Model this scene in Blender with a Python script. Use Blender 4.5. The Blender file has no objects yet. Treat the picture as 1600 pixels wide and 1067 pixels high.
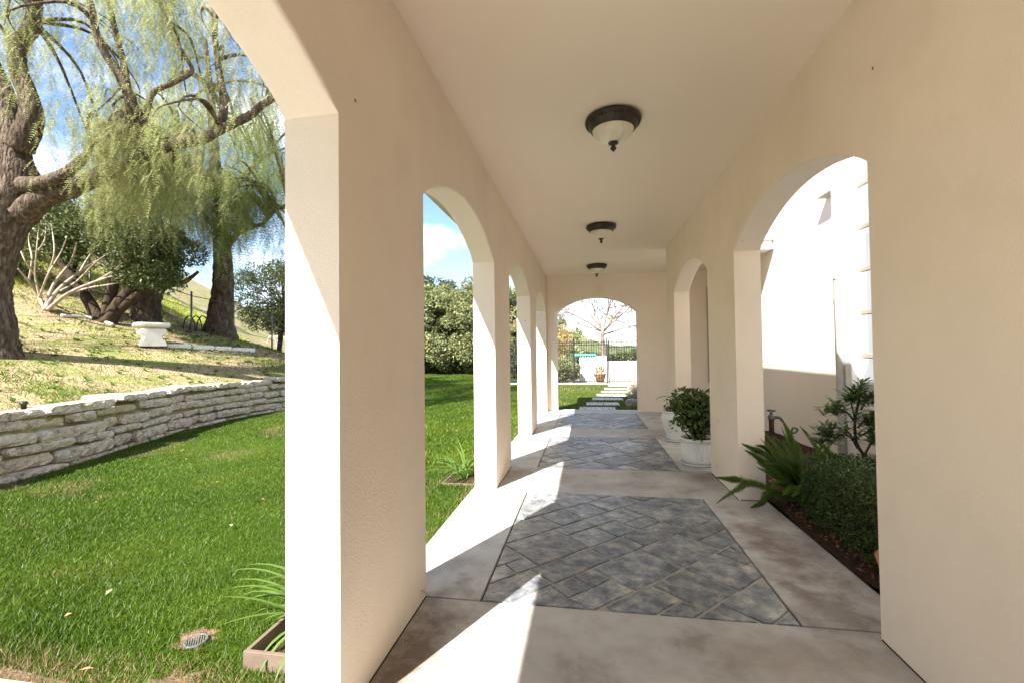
import bpy, bmesh, math, random
import numpy as np
from mathutils import Vector, Matrix

random.seed(7); RNG = np.random.default_rng(11)
R = math.radians
SC = bpy.context.scene
COL = SC.collection

# ------------------------------------------------------------------ camera
F = 711.1; CAMH = 1.5
AR = np.array([0.98655156, 0.16299339, -0.01221393])
AU = np.array([0.01569955, -0.02011408, 0.99967442])
AF = np.array([-0.16269465, 0.98642211, 0.0224025])
cam_d = bpy.data.cameras.new('camera'); cam = bpy.data.objects.new('camera', cam_d); COL.objects.link(cam)
cam_d.sensor_width = 36; cam_d.lens = 36 * F / 1600; cam_d.clip_start = .05; cam_d.clip_end = 3000
cam.matrix_world = Matrix(((AR[0], AU[0], -AF[0], 0), (AR[1], AU[1], -AF[1], 0), (AR[2], AU[2], -AF[2], CAMH), (0, 0, 0, 1)))
SC.camera = cam

# ------------------------------------------------------------------ sky, sun, exposure
SUN = Vector((0.48, 1.0, -1.118)).normalized()          # direction the light travels
EL = math.asin(-SUN.z)
world = bpy.data.worlds.new('World'); SC.world = world; world.use_nodes = True
wn, wl = world.node_tree.nodes, world.node_tree.links
wn.clear()
wo = wn.new('ShaderNodeOutputWorld'); bg = wn.new('ShaderNodeBackground'); sky = wn.new('ShaderNodeTexSky')
sky.sky_type = 'NISHITA'; sky.sun_disc = False; sky.sun_elevation = EL
sky.sun_rotation = math.atan2(-SUN.x, -SUN.y)
sky.air_density = 1.0; sky.dust_density = .05; sky.ozone_density = 2.5; sky.altitude = 900
tc = wn.new('ShaderNodeTexCoord'); mp = wn.new('ShaderNodeMapping'); mp.inputs['Scale'].default_value = (1, 1, 2.6)
mp.inputs['Location'].default_value = (7.7, 2.2, 3.1)
nz = wn.new('ShaderNodeTexNoise'); nz.inputs['Scale'].default_value = 2.6; nz.inputs['Detail'].default_value = 9; nz.inputs['Roughness'].default_value = .58
rp = wn.new('ShaderNodeValToRGB'); rp.color_ramp.elements[0].position = .47; rp.color_ramp.elements[1].position = .66
mx = wn.new('ShaderNodeMix'); mx.data_type = 'RGBA'
wl.new(tc.outputs['Generated'], mp.inputs['Vector']); wl.new(mp.outputs['Vector'], nz.inputs['Vector'])
wl.new(nz.outputs['Fac'], rp.inputs['Fac']); wl.new(rp.outputs['Color'], mx.inputs['Factor'])
wl.new(sky.outputs['Color'], mx.inputs['A']); mx.inputs['B'].default_value = (6.6, 6.7, 6.9, 1)
wl.new(mx.outputs['Result'], bg.inputs['Color']); bg.inputs['Strength'].default_value = .078
wl.new(bg.outputs['Background'], wo.inputs['Surface'])
sd = bpy.data.lights.new('sun', 'SUN'); sd.energy = 4.4; sd.angle = R(.53); sd.color = (1, .945, .86)
sun = bpy.data.objects.new('sun', sd); COL.objects.link(sun); sun.rotation_euler = SUN.to_track_quat('-Z', 'Y').to_euler()
sun.location = (-8, -10, 20)
vs = SC.view_settings; vs.view_transform = 'Standard'; vs.look = 'None'; vs.gamma = 1; vs.use_curve_mapping = False
vs.exposure = 2.08
SC.render.resolution_x = 1024; SC.render.resolution_y = 682
SC.render.engine = 'CYCLES'
SC.cycles.max_bounces = 10; SC.cycles.diffuse_bounces = 6; SC.cycles.transparent_max_bounces = 8

# ------------------------------------------------------------------ geometry helpers
def ray(px, py):
    return AF + AR * (px - 800) / F - AU * (py - 533.5) / F
def on(px, py, axis, val):
    d = ray(px, py); o = np.array([0, 0, CAMH]); return o + d * ((val - o[axis]) / d[axis])
def dep(px, py, d):
    return np.array([0, 0, CAMH]) + ray(px, py) * d

_WY = [-8, 0, 3, 4.5, 5.3, 6.6, 8.5, 10.2, 11.5, 13.5, 16, 20, 30, 42, 70]
_WX = [-7.0, -7.0, -7.05, -7.14, -7.27, -7.71, -8.38, -8.54, -8.29, -7.95, -8.1, -9.4, -12.6, -16, -24]
def wall_x(y):
    return (np.interp(np.asarray(y) - .4, _WY, _WX) + np.interp(y, _WY, _WX) + np.interp(np.asarray(y) + .4, _WY, _WX)) / 3
def vnoise(x, y, s=1.0, seed=0):
    x = np.asarray(x, float) / s; y = np.asarray(y, float) / s
    xi = np.floor(x).astype(int); yi = np.floor(y).astype(int); fx = x - xi; fy = y - yi
    fx = fx * fx * (3 - 2 * fx); fy = fy * fy * (3 - 2 * fy)
    def h(a, b):
        n = (a * 374761393 + b * 668265263 + seed * 1442695041) & 0x7fffffff
        n = ((n ^ (n >> 13)) * 1274126177) & 0x7fffffff
        return ((n ^ (n >> 16)) & 0xffff) / 65535.0
    return (h(xi, yi) * (1 - fx) + h(xi + 1, yi) * fx) * (1 - fy) + (h(xi, yi + 1) * (1 - fx) + h(xi + 1, yi + 1) * fx) * fy
def fbm(x, y, s, seed=0):
    return (vnoise(x, y, s, seed) * .55 + vnoise(x, y, s / 2.1, seed + 3) * .3 + vnoise(x, y, s / 4.3, seed + 5) * .15)
def terrain(x, y):
    x = np.asarray(x, float); y = np.asarray(y, float)
    t = np.maximum(wall_x(y) - .1 - x, 0)
    zt = .72 * np.clip((21 - y) / 6.5, 0, 1)
    z = zt + (.2 + .09 * np.clip((y - 7) / 4, 0, 1)) * np.minimum(t, 7) + .5 * np.maximum(t - 7, 0) 
    z = z - .11 * np.maximum(y - 15.5, 0) * np.clip(t / 6, 0, 1)
    z = z + (fbm(x, y, 2.4, 4) - .5) * .16 * np.clip(t / 1.2, 0, 1)
    return z
def hit(px, py):
    d = ray(px, py); o = np.array([0, 0, CAMH])
    for s in np.arange(6, 90, .05):
        p = o + d * s
        if p[0] < wall_x(p[1]) - .1 and p[2] < terrain(p[0], p[1]): return p
    return o + d * 30

def link(o, parent=None):
    COL.objects.link(o)
    if parent is not None: o.parent = parent
    return o
def obj(name, verts, faces, mat, parent=None, smooth=False, loc=None):
    me = bpy.data.meshes.new(name); me.from_pydata([tuple(v) for v in verts], [], [tuple(f) for f in faces]); me.update()
    if mat: me.materials.append(mat)
    if smooth: me.shade_smooth()
    o = bpy.data.objects.new(name, me)
    if loc is not None: o.location = loc
    return link(o, parent)
def big(name, V, Fc, mat, parent=None, col=None, smooth=False):
    V = np.asarray(V, np.float32); Fc = np.asarray(Fc, np.int32); k = Fc.shape[1]
    me = bpy.data.meshes.new(name); me.vertices.add(len(V)); me.vertices.foreach_set('co', V.ravel())
    me.loops.add(Fc.size); me.loops.foreach_set('vertex_index', Fc.ravel())
    me.polygons.add(len(Fc)); me.polygons.foreach_set('loop_start', np.arange(0, Fc.size, k, dtype=np.int32))
    me.polygons.foreach_set('loop_total', np.full(len(Fc), k, np.int32))
    if smooth: me.polygons.foreach_set('use_smooth', np.ones(len(Fc), bool))
    me.update(calc_edges=True)
    if col is not None:
        a = me.color_attributes.new('Col', 'FLOAT_COLOR', 'POINT')
        c = np.ones((len(V), 4), np.float32); c[:, :3] = col; a.data.foreach_set('color', c.ravel())
    me.materials.append(mat)
    return link(bpy.data.objects.new(name, me), parent)
def empty(name, loc=(0, 0, 0)):
    o = bpy.data.objects.new(name, None); o.location = tuple(float(v) for v in loc); o.empty_display_size = .2
    return link(o)
def tag(o, label, cat, group=None, kind=None):
    o['label'] = label; o['category'] = cat
    if group: o['group'] = group
    if kind: o['kind'] = kind
    return o
def structure(o):
    o['kind'] = 'structure'; return o
class MB:
    def __init__(s): s.v = []; s.f = []
    def add(s, v, f):
        n = len(s.v); s.v += [tuple(map(float, p)) for p in v]; s.f += [tuple(int(i) + n for i in q) for q in f]; return s
    def box(s, a, b):
        x0, y0, z0 = a; x1, y1, z1 = b
        return s.add([(x0, y0, z0), (x1, y0, z0), (x1, y1, z0), (x0, y1, z0), (x0, y0, z1), (x1, y0, z1), (x1, y1, z1), (x0, y1, z1)],
                     [(0, 3, 2, 1), (4, 5, 6, 7), (0, 1, 5, 4), (1, 2, 6, 5), (2, 3, 7, 6), (3, 0, 4, 7)])
    def lathe(s, prof, n=32, c=(0, 0, 0), flute=0, fl_n=0, caps=True):
        v = []; f = []
        for (r, z) in prof:
            for i in range(n):
                a = 2 * math.pi * i / n; rr = r * (1 + flute * math.cos(a * fl_n)) if fl_n else r
                v.append((c[0] + rr * math.cos(a), c[1] + rr * math.sin(a), c[2] + z))
        for k in range(len(prof) - 1):
            for i in range(n):
                j = (i + 1) % n; f.append((k * n + i, k * n + j, k * n + n + j, k * n + n + i))
        if caps: f.append(tuple(range(n))[::-1]); f.append(tuple(range((len(prof) - 1) * n, len(prof) * n)))
        return s.add(v, f)
    def tube(s, pts, rad, n=8, noise=0., cap=True):
        pts = [Vector(p) for p in pts]; m = len(pts)
        if not hasattr(rad, '__len__'): rad = [rad] * m
        v = []; f = []; prev = None
        for k in range(m):
            t = (pts[min(k + 1, m - 1)] - pts[max(k - 1, 0)]).normalized()
            if prev is None:
                a = Vector((0, 0, 1)) if abs(t.z) < .9 else Vector((1, 0, 0)); u = t.cross(a).normalized()
            else: u = (prev - t * prev.dot(t)).normalized()
            prev = u; w = t.cross(u)
            for i in range(n):
                an = 2 * math.pi * i / n; rr = rad[k] * (1 + (random.uniform(-noise, noise) if noise else 0))
                v.append(pts[k] + (u * math.cos(an) + w * math.sin(an)) * rr)
        for k in range(m - 1):
            for i in range(n):
                j = (i + 1) % n; f.append((k * n + i, k * n + j, k * n + n + j, k * n + n + i))
        if cap: f.append(tuple(range(n))[::-1]); f.append(tuple(range((m - 1) * n, m * n)))
        return s.add(v, f)
    def build(s, name, mat, parent=None, smooth=False, bevel=0, seg=2, angle=None):
        o = obj(name, s.v, s.f, mat, parent, smooth and not bevel)
        if bevel:
            bm = bmesh.new(); bm.from_mesh(o.data); bmesh.ops.recalc_face_normals(bm, faces=bm.faces)
            ed = [e for e in bm.edges if len(e.link_faces) == 2 and e.calc_face_angle(0) > .6]
            bmesh.ops.bevel(bm, geom=ed, offset=bevel, segments=seg, affect='EDGES', profile=.5)
            bm.to_mesh(o.data); bm.free()
        return o
def smooth_path(pts, rad, n=5):
    """Catmull-Rom through pts (n steps each)"""
    P = [np.array(p, float) for p in pts]; out = []; rr = []
    for i in range(len(P) - 1):
        p0 = P[max(i - 1, 0)]; p1 = P[i]; p2 = P[i + 1]; p3 = P[min(i + 2, len(P) - 1)]
        for k in range(n):
            t = k / n
            out.append(.5 * ((2 * p1) + (-p0 + p2) * t + (2 * p0 - 5 * p1 + 4 * p2 - p3) * t * t + (-p0 + 3 * p1 - 3 * p2 + p3) * t ** 3))
            rr.append(rad[i] * (1 - t) + rad[i + 1] * t)
    out.append(P[-1]); rr.append(rad[-1]); return out, rr

# ------------------------------------------------------------------ materials
def mat(name):
    m = bpy.data.materials.new(name); m.use_nodes = True; nt = m.node_tree; b = nt.nodes['Principled BSDF']
    return m, nt.nodes, nt.links, b
def surf(name, cols, scale=6, detail=6, rough=.8, bump=.15, bscale=60, pos=None, spec=.3, coord='Object', dist=.01, distort=0., scl=(1, 1, 1), second=None):
    m, n, l, b = mat(name)
    t = n.new('ShaderNodeTexCoord'); mp_ = n.new('ShaderNodeMapping'); mp_.inputs['Scale'].default_value = scl
    l.new(t.outputs[coord], mp_.inputs['Vector'])
    z = n.new('ShaderNodeTexNoise'); z.inputs['Scale'].default_value = scale; z.inputs['Detail'].default_value = detail
    z.inputs['Roughness'].default_value = .62; z.inputs['Distortion'].default_value = distort
    l.new(mp_.outputs['Vector'], z.inputs['Vector'])
    r = n.new('ShaderNodeValToRGB'); e = r.color_ramp.elements
    pos = pos or [.3 + .4 * i / max(1, len(cols) - 1) for i in range(len(cols))]
    while len(e) < len(cols): e.new(.5)
    for i, c in enumerate(cols): e[i].position = pos[i]; e[i].color = (*c, 1)
    l.new(z.outputs['Fac'], r.inputs['Fac']); out = r.outputs['Color']
    if second:                       # (colour, scale, lo, hi, strength)
        c2, s2, lo, hi, st = second
        z2 = n.new('ShaderNodeTexNoise'); z2.inputs['Scale'].default_value = s2; z2.inputs['Detail'].default_value = 7; z2.inputs['Roughness'].default_value = .65
        l.new(mp_.outputs['Vector'], z2.inputs['Vector'])
        r2 = n.new('ShaderNodeMapRange'); r2.inputs['From Min'].default_value = lo; r2.inputs['From Max'].default_value = hi; r2.inputs['To Max'].default_value = st
        l.new(z2.outputs['Fac'], r2.inputs['Value'])
        mm = n.new('ShaderNodeMix'); mm.data_type = 'RGBA'; l.new(r2.outputs['Result'], mm.inputs['Factor']); l.new(out, mm.inputs['A']); mm.inputs['B'].default_value = (*c2, 1)
        out = mm.outputs['Result']
    l.new(out, b.inputs['Base Color'])
    b.inputs['Roughness'].default_value = rough; b.inputs['Specular IOR Level'].default_value = spec
    if bump:
        zb = n.new('ShaderNodeTexNoise'); zb.inputs['Scale'].default_value = bscale; zb.inputs['Detail'].default_value = 5
        l.new(mp_.outputs['Vector'], zb.inputs['Vector'])
        bp = n.new('ShaderNodeBump'); bp.inputs['Strength'].default_value = bump; bp.inputs['Distance'].default_value = dist
        l.new(zb.outputs['Fac'], bp.inputs['Height']); l.new(bp.outputs['Normal'], b.inputs['Normal'])
    return m
def leafmat(name, cols, trans=.35, rough=.5, attr=False, spec=.35):
    m, n, l, b = mat(name); o = n['Material Output']
    if attr:
        a = n.new('ShaderNodeAttribute'); a.attribute_name = 'Col'; c = a.outputs['Color']
    else:
        g = n.new('ShaderNodeNewGeometry'); r = n.new('ShaderNodeValToRGB'); e = r.color_ramp.elements
        while len(e) < len(cols): e.new(.5)
        for i, k in enumerate(cols): e[i].position = i / (len(cols) - 1); e[i].color = (*k, 1)
        l.new(g.outputs['Random Per Island'], r.inputs['Fac']); c = r.outputs['Color']
    l.new(c, b.inputs['Base Color']); b.inputs['Roughness'].default_value = rough; b.inputs['Specular IOR Level'].default_value = spec
    t = n.new('ShaderNodeBsdfTranslucent'); l.new(c, t.inputs['Color'])
    x = n.new('ShaderNodeMixShader'); x.inputs[0].default_value = trans
    l.new(b.outputs[0], x.inputs[1]); l.new(t.outputs[0], x.inputs[2]); l.new(x.outputs[0], o.inputs['Surface'])
    return m
def plain(name, c, rough=.5, metal=0, spec=.4):
    return surf(name, [tuple(v * .88 for v in c), tuple(min(1, v * 1.06) for v in c)], scale=9, rough=rough, bump=.04, bscale=90, spec=spec) if not metal else _metal(name, c, rough)
def _metal(name, c, rough):
    m, n, l, b = mat(name); b.inputs['Base Color'].default_value = (*c, 1); b.inputs['Metallic'].default_value = 1; b.inputs['Roughness'].default_value = rough; return m

M = {}
WALLC = (.82, .71, .595)
M['stucco'] = surf('stucco', [tuple(v * .95 for v in WALLC), WALLC, tuple(min(1, v * 1.03) for v in WALLC)], scale=1.3, rough=.88, bump=.5, bscale=130, dist=.006, spec=.2, second=((.62, .50, .40), 1.9, .54, .80, .30))
def specks(m, scale, size):
    n, l = m.node_tree.nodes, m.node_tree.links; b = n['Principled BSDF']; src = b.inputs['Base Color'].links[0].from_socket
    t = n.new('ShaderNodeTexCoord'); v = n.new('ShaderNodeTexVoronoi'); v.inputs['Scale'].default_value = scale; l.new(t.outputs['Object'], v.inputs['Vector'])
    lt = n.new('ShaderNodeMath'); lt.operation = 'LESS_THAN'; lt.inputs[1].default_value = size; l.new(v.outputs['Distance'], lt.inputs[0])
    mm = n.new('ShaderNodeMix'); mm.data_type = 'RGBA'; l.new(lt.outputs[0], mm.inputs['Factor']); l.new(src, mm.inputs['A']); mm.inputs['B'].default_value = (.16, .10, .06, 1); l.new(mm.outputs['Result'], b.inputs['Base Color'])
specks(M['stucco'], 3.0, .028)
M['ceiling'] = surf('ceiling_paint', [(.85, .735, .62), (.87, .755, .645)], scale=.9, rough=.9, bump=.14, bscale=200, dist=.003, spec=.2)
M['wing'] = surf('wing_stucco', [(.85, .79, .72), (.87, .81, .74)], scale=1.2, rough=.88, bump=.2, bscale=160, dist=.004, spec=.2)
M['white'] = plain('white_paint', (.82, .81, .78), .45)
M['concrete'] = surf('concrete', [(.27, .245, .22), (.42, .405, .385), (.49, .48, .46), (.55, .54, .52)], scale=2.6, detail=14, rough=.6, bump=.25, bscale=120, dist=.004, spec=.35,
                     distort=.15, pos=[.28, .44, .56, .72], second=((.25, .195, .155), 1.25, .52, .78, .6))
def stains(m, blobs):
    n, l = m.node_tree.nodes, m.node_tree.links; b = n['Principled BSDF']; src = b.inputs['Base Color'].links[0].from_socket
    t = n.new('ShaderNodeTexCoord'); z = n.new('ShaderNodeTexNoise'); z.inputs['Scale'].default_value = 4.5; z.inputs['Detail'].default_value = 10; z.inputs['Roughness'].default_value = .65; l.new(t.outputs['Object'], z.inputs['Vector'])
    for (x, y, sx, sy, st, c) in blobs:
        mp_ = n.new('ShaderNodeMapping'); mp_.inputs['Location'].default_value = (-x / sx, -y / sy, 0); mp_.inputs['Scale'].default_value = (1 / sx, 1 / sy, 0); l.new(t.outputs['Object'], mp_.inputs['Vector'])
        ln = n.new('ShaderNodeVectorMath'); ln.operation = 'LENGTH'; l.new(mp_.outputs[0], ln.inputs[0])
        ad = n.new('ShaderNodeMath'); ad.operation = 'MULTIPLY_ADD'; ad.inputs[1].default_value = -2.6; l.new(z.outputs['Fac'], ad.inputs[0]); l.new(ln.outputs['Value'], ad.inputs[2])
        r = n.new('ShaderNodeMapRange'); r.inputs['From Min'].default_value = -.2; r.inputs['From Max'].default_value = -1.1; r.inputs['To Max'].default_value = st; l.new(ad.outputs[0], r.inputs['Value'])
        mm = n.new('ShaderNodeMix'); mm.data_type = 'RGBA'; l.new(r.outputs[0], mm.inputs['Factor']); l.new(src, mm.inputs['A']); mm.inputs['B'].default_value = (*c, 1); src = mm.outputs['Result']
    l.new(src, b.inputs['Base Color'])
BR = (.115, .075, .05)
stains(M['concrete'], [(-.90, 2.2, .26, .70, .85, BR), (1.40, 3.75, .32, .75, .75, BR), (1.35, 2.9, .3, .35, .6, BR), (.45, 1.95, .45, .16, .6, (.22, .13, .09)), (1.35, 5.75, .4, .3, .45, BR), (.9, 2.45, .5, .22, .4, (.24, .17, .12)), (-.85, 5.6, .2, .4, .5, BR), (.3, 5.2, .9, .2, .25, BR)])
M['steps'] = surf('pale_concrete', [(.56, .54, .5), (.66, .64, .6)], scale=5, rough=.8, bump=.2, bscale=90)
M['path'] = surf('path_concrete', [(.62, .6, .56), (.7, .68, .64)], scale=3, rough=.8, bump=.2, bscale=90)
def slate():
    m, n, l, b = mat('slate'); t = n.new('ShaderNodeTexCoord'); oi = n.new('ShaderNodeObjectInfo')
    av = n.new('ShaderNodeVectorMath'); av.operation = 'ADD'
    sc_ = n.new('ShaderNodeVectorMath'); sc_.operation = 'SCALE'; sc_.inputs['Scale'].default_value = 40.0
    cx = n.new('ShaderNodeCombineXYZ'); l.new(oi.outputs['Random'], cx.inputs[0]); l.new(oi.outputs['Random'], cx.inputs[1])
    l.new(cx.outputs[0], sc_.inputs[0]); l.new(t.outputs['Object'], av.inputs[0]); l.new(sc_.outputs[0], av.inputs[1])
    z = n.new('ShaderNodeTexNoise'); z.inputs['Scale'].default_value = 6.5; z.inputs['Detail'].default_value = 12; z.inputs['Roughness'].default_value = .74; z.inputs['Distortion'].default_value = .25
    l.new(av.outputs[0], z.inputs['Vector'])
    r = n.new('ShaderNodeValToRGB'); e = r.color_ramp.elements; e.new(.5); e.new(.6)
    for i, (p, c) in enumerate([(.36, (.055, .066, .080)), (.47, (.135, .150, .170)), (.555, (.23, .235, .235)), (.67, (.42, .395, .355))]): e[i].position = p; e[i].color = (*c, 1)
    l.new(z.outputs['Fac'], r.inputs['Fac'])
    hv = n.new('ShaderNodeHueSaturation'); mr = n.new('ShaderNodeMapRange'); mr.inputs['To Min'].default_value = .72; mr.inputs['To Max'].default_value = 1.5
    l.new(oi.outputs['Random'], mr.inputs['Value']); l.new(mr.outputs[0], hv.inputs['Value']); l.new(r.outputs['Color'], hv.inputs['Color'])
    l.new(hv.outputs['Color'], b.inputs['Base Color'])
    z2 = n.new('ShaderNodeTexNoise'); z2.inputs['Scale'].default_value = 9; z2.inputs['Detail'].default_value = 10; z2.inputs['Distortion'].default_value = .5; l.new(av.outputs[0], z2.inputs['Vector'])
    bp = n.new('ShaderNodeBump'); bp.inputs['Strength'].default_value = .55; bp.inputs['Distance'].default_value = .02; l.new(z2.outputs['Fac'], bp.inputs['Height']); l.new(bp.outputs[0], b.inputs['Normal'])
    b.inputs['Roughness'].default_value = .42; b.inputs['Specular IOR Level'].default_value = .45
    return m
M['slate'] = slate()
M['grout'] = surf('grout', [(.30, .275, .235), (.43, .40, .35)], scale=9, rough=.85, bump=.3, bscale=80)
M['stone'] = surf('rubble_stone', [(.17, .12, .08), (.53, .445, .345), (.72, .64, .53)], scale=9, detail=11, rough=.92, bump=1, bscale=30, dist=.05, pos=[.28, .44, .68], spec=.2)
M['soil'] = surf('soil', [(.10, .07, .045), (.21, .15, .095)], scale=14, rough=.95, bump=.8, bscale=50, dist=.03, spec=.1)
M['mulch'] = surf('mulch', [(.035, .022, .015), (.09, .055, .035)], scale=30, rough=.95, bump=1, bscale=60, dist=.03, spec=.1)
M['lawn'] = surf('lawn_ground', [(.030, .060, .006), (.05, .09, .010), (.09, .11, .02)], scale=1.2, detail=9, rough=.95, bump=.8, bscale=70, dist=.04, spec=.05)
M['hill'] = surf('dry_hillside', [(.27, .20, .125), (.37, .295, .175), (.20, .215, .07), (.32, .31, .13)], scale=.75, detail=10, rough=.95, bump=.9, bscale=18, dist=.05, spec=.05, pos=[.3, .45, .56, .72])
M['far_hill'] = surf('far_hill', [(.06, .085, .035), (.13, .15, .07), (.22, .21, .11)], scale=.12, detail=10, rough=1, bump=1, bscale=1.2, dist=1.0, spec=.0)
M['ground'] = surf('dry_ground', [(.16, .15, .08), (.24, .21, .13)], scale=.05, rough=1, bump=0, spec=0)
M['bark'] = surf('pepper_bark', [(.035, .025, .018), (.105, .078, .058), (.25, .20, .16)], scale=9, detail=10, rough=.95, bump=1, bscale=15, dist=.10, scl=(1.6, 1.6, .4), spec=.1, distort=.6)
M['bark_dark'] = surf('dark_bark', [(.03, .022, .016), (.085, .06, .042)], scale=6, rough=.95, bump=.9, bscale=14, dist=.04, scl=(1.5, 1.5, .5), spec=.1)
M['bark_pale'] = surf('pale_bark', [(.26, .21, .165), (.44, .38, .31)], scale=6, rough=.9, bump=.5, bscale=20, dist=.02, spec=.15)
M['bark_syc'] = surf('sycamore_bark', [(.10, .075, .06), (.30, .25, .21)], scale=5, rough=.9, bump=.3, bscale=20, spec=.15)
M['pepper'] = leafmat('pepper_leaf', [(.15, .19, .055), (.25, .285, .10), (.37, .38, .17), (.47, .44, .24)], .55, .5)
M['pepper_dark'] = leafmat('pepper_leaf_green', [(.15, .20, .065), (.26, .31, .11), (.39, .41, .18)], .55, .5)
M['oak'] = leafmat('oak_leaf', [(.035, .055, .018), (.075, .10, .03), (.13, .15, .05)], .25, .45)
M['olive'] = leafmat('grey_green_leaf', [(.13, .155, .065), (.25, .275, .12), (.38, .38, .19)], .35, .5)
M['boxwood'] = leafmat('boxwood_leaf', [(.025, .055, .014), (.055, .105, .024), (.12, .19, .04)], .25, .38, spec=.5)
M['fernleaf'] = leafmat('fern_needle', [(.09, .17, .03), (.16, .27, .05), (.27, .38, .08)], .45, .5)
M['broad'] = leafmat('broad_leaf', [(.05, .10, .025), (.10, .17, .04), (.19, .27, .065)], .3, .35, spec=.5)
M['jade'] = leafmat('glossy_leaf', [(.04, .08, .02), (.085, .14, .035), (.15, .21, .05)], .25, .3, spec=.5)
M['lily'] = leafmat('strap_leaf', [(.07, .14, .025), (.15, .24, .05)], .35, .45)
M['autumn'] = leafmat('autumn_leaf', [(.46, .22, .10), (.52, .34, .15), (.42, .38, .16), (.30, .31, .13)], .4, .6)
M['blade'] = leafmat('grass_blade', None, .35, .48, attr=True, spec=.3)
M['litter'] = leafmat('fallen_leaf', [(.30, .19, .10), (.42, .32, .17), (.38, .14, .07), (.46, .40, .26)], .1, .8)
M['iron'] = plain('black_iron', (.018, .018, .02), .45)
M['bronze'] = surf('dark_bronze', [(.010, .008, .007), (.045, .028, .020)], scale=28, rough=.42, bump=.35, bscale=45, dist=.006, spec=.5)
M['ceramic'] = surf('white_ceramic', [(.68, .67, .62), (.76, .75, .71)], scale=3, rough=.35, bump=.05, bscale=30, spec=.5)
M['bench'] = surf('weathered_white_stone', [(.48, .45, .40), (.72, .70, .65), (.78, .76, .72)], scale=6, rough=.85, bump=.4, bscale=40, pos=[.28, .42, .7])
M['terracotta'] = surf('terracotta', [(.42, .20, .11), (.55, .30, .19)], scale=7, rough=.8, bump=.2, bscale=60)
M['timber'] = surf('edging_board', [(.11, .082, .06), (.19, .145, .108)], scale=6, rough=.8, bump=.3, bscale=40, scl=(1, .3, 1))
M['steel'] = surf('galvanised', [(.075, .075, .072), (.135, .135, .13)], scale=20, rough=.5, bump=.1, bscale=60, spec=.5)
M['teal'] = plain('teal_cover', (.10, .50, .52), .55)
M['hose'] = plain('green_hose', (.03, .12, .05), .4)
M['roof'] = surf('roof_tile', [(.32, .16, .10), (.45, .26, .17)], scale=8, rough=.85, bump=.3)
M['gutter'] = plain('gutter_paint', (.50, .47, .38), .5)
M['plastic'] = plain('black_plastic', (.02, .02, .022), .45)
M['rockpile'] = surf('garden_rock', [(.22, .19, .16), (.48, .42, .36)], scale=8, rough=.9, bump=.6, bscale=25, dist=.02)
def glass_bowl():
    m, n, l, b = mat('alabaster_glass'); t = n.new('ShaderNodeTexCoord'); z = n.new('ShaderNodeTexNoise'); z.inputs['Scale'].default_value = 5; z.inputs['Detail'].default_value = 6; z.inputs['Distortion'].default_value = 1.5
    l.new(t.outputs['Object'], z.inputs['Vector']); r = n.new('ShaderNodeValToRGB'); r.color_ramp.elements[0].color = (.62, .56, .43, 1); r.color_ramp.elements[1].color = (.82, .78, .66, 1)
    r.color_ramp.elements[0].position = .35; r.color_ramp.elements[1].position = .65
    l.new(z.outputs['Fac'], r.inputs['Fac']); l.new(r.outputs['Color'], b.inputs['Base Color']); b.inputs['Roughness'].default_value = .3; b.inputs['Subsurface Weight'].default_value = .25
    b.inputs['Subsurface Radius'].default_value = (.03, .03, .025); return m
M['bowl'] = glass_bowl()
def pane_mat():
    m, n, l, b = mat('window_pane'); b.inputs['Base Color'].default_value = (.36, .42, .47, 1); b.inputs['Roughness'].default_value = .06; b.inputs['Specular IOR Level'].default_value = .7; b.inputs['Coat Weight'].default_value = .6; b.inputs['Coat Roughness'].default_value = .02; return m  # pale blue base: curtain tone plus sky reflection put into the colour
M['pane'] = pane_mat()
M['muntin'] = plain('muntin_shade', (.34, .30, .25), .5)  # grey-brown colour has the shade on the bars' undersides painted in

# ------------------------------------------------------------------ ground, lawn, hill
def grid(name, fx, us, vs_, m, smooth=True):
    nu, nv = len(us), len(vs_); V = np.array([fx(u, v) for u in us for v in vs_])
    I = np.arange(nu * nv).reshape(nu, nv)
    Fc = np.stack([I[:-1, :-1], I[1:, :-1], I[1:, 1:], I[:-1, 1:]], -1).reshape(-1, 4)
    return structure(big(name, V, Fc, m, smooth=smooth))
grid('ground', lambda r, a: (r * math.cos(a), 12 + r * math.sin(a), -.12 - max(0, r - 34) * .012), list(np.geomspace(1, 1500, 40)), list(np.linspace(0, 2 * math.pi, 73)), M['ground'])
LZ = -.045
def lawn_pt(u, v):                      # u along Y, v 0..1 across
    xl = float(wall_x(u)) - .05; xr = -1.262 if u < 11.7 else 6.0
    x = xl + (xr - xl) * v; return (x, u, LZ + (vnoise(x, u, 1.7, 2) - .5) * .03)
ly = sorted(set(list(np.arange(-8, 11.7, .35)) + [11.699, 11.801] + list(np.arange(12, 21.6, .5))))
grid('lawn', lawn_pt, ly, list(np.linspace(0, 1, 28)), M['lawn'])
grid('back_lawn', lambda u, v: (float(wall_x(u)) - .05 + (-2.6 - float(wall_x(u)) + .05) * v, u, LZ - .012 + .0 * v), list(np.arange(21.2, 40, 1.0)), list(np.linspace(0, 1, 14)), M['lawn'])
def hill_pt(u, t):
    x = float(wall_x(u)) - .1 - max(t, 0)
    return (x, u, -.3 if t < 0 else float(terrain(x, u)))
ts = [-1, 0.0005] + list(np.arange(.3, 9, .3)) + list(np.geomspace(9, 60, 34))
grid('hillside', hill_pt, list(np.arange(-10, 36, .4)) + list(np.geomspace(36, 70, 16)), ts, M['hill'])
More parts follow.
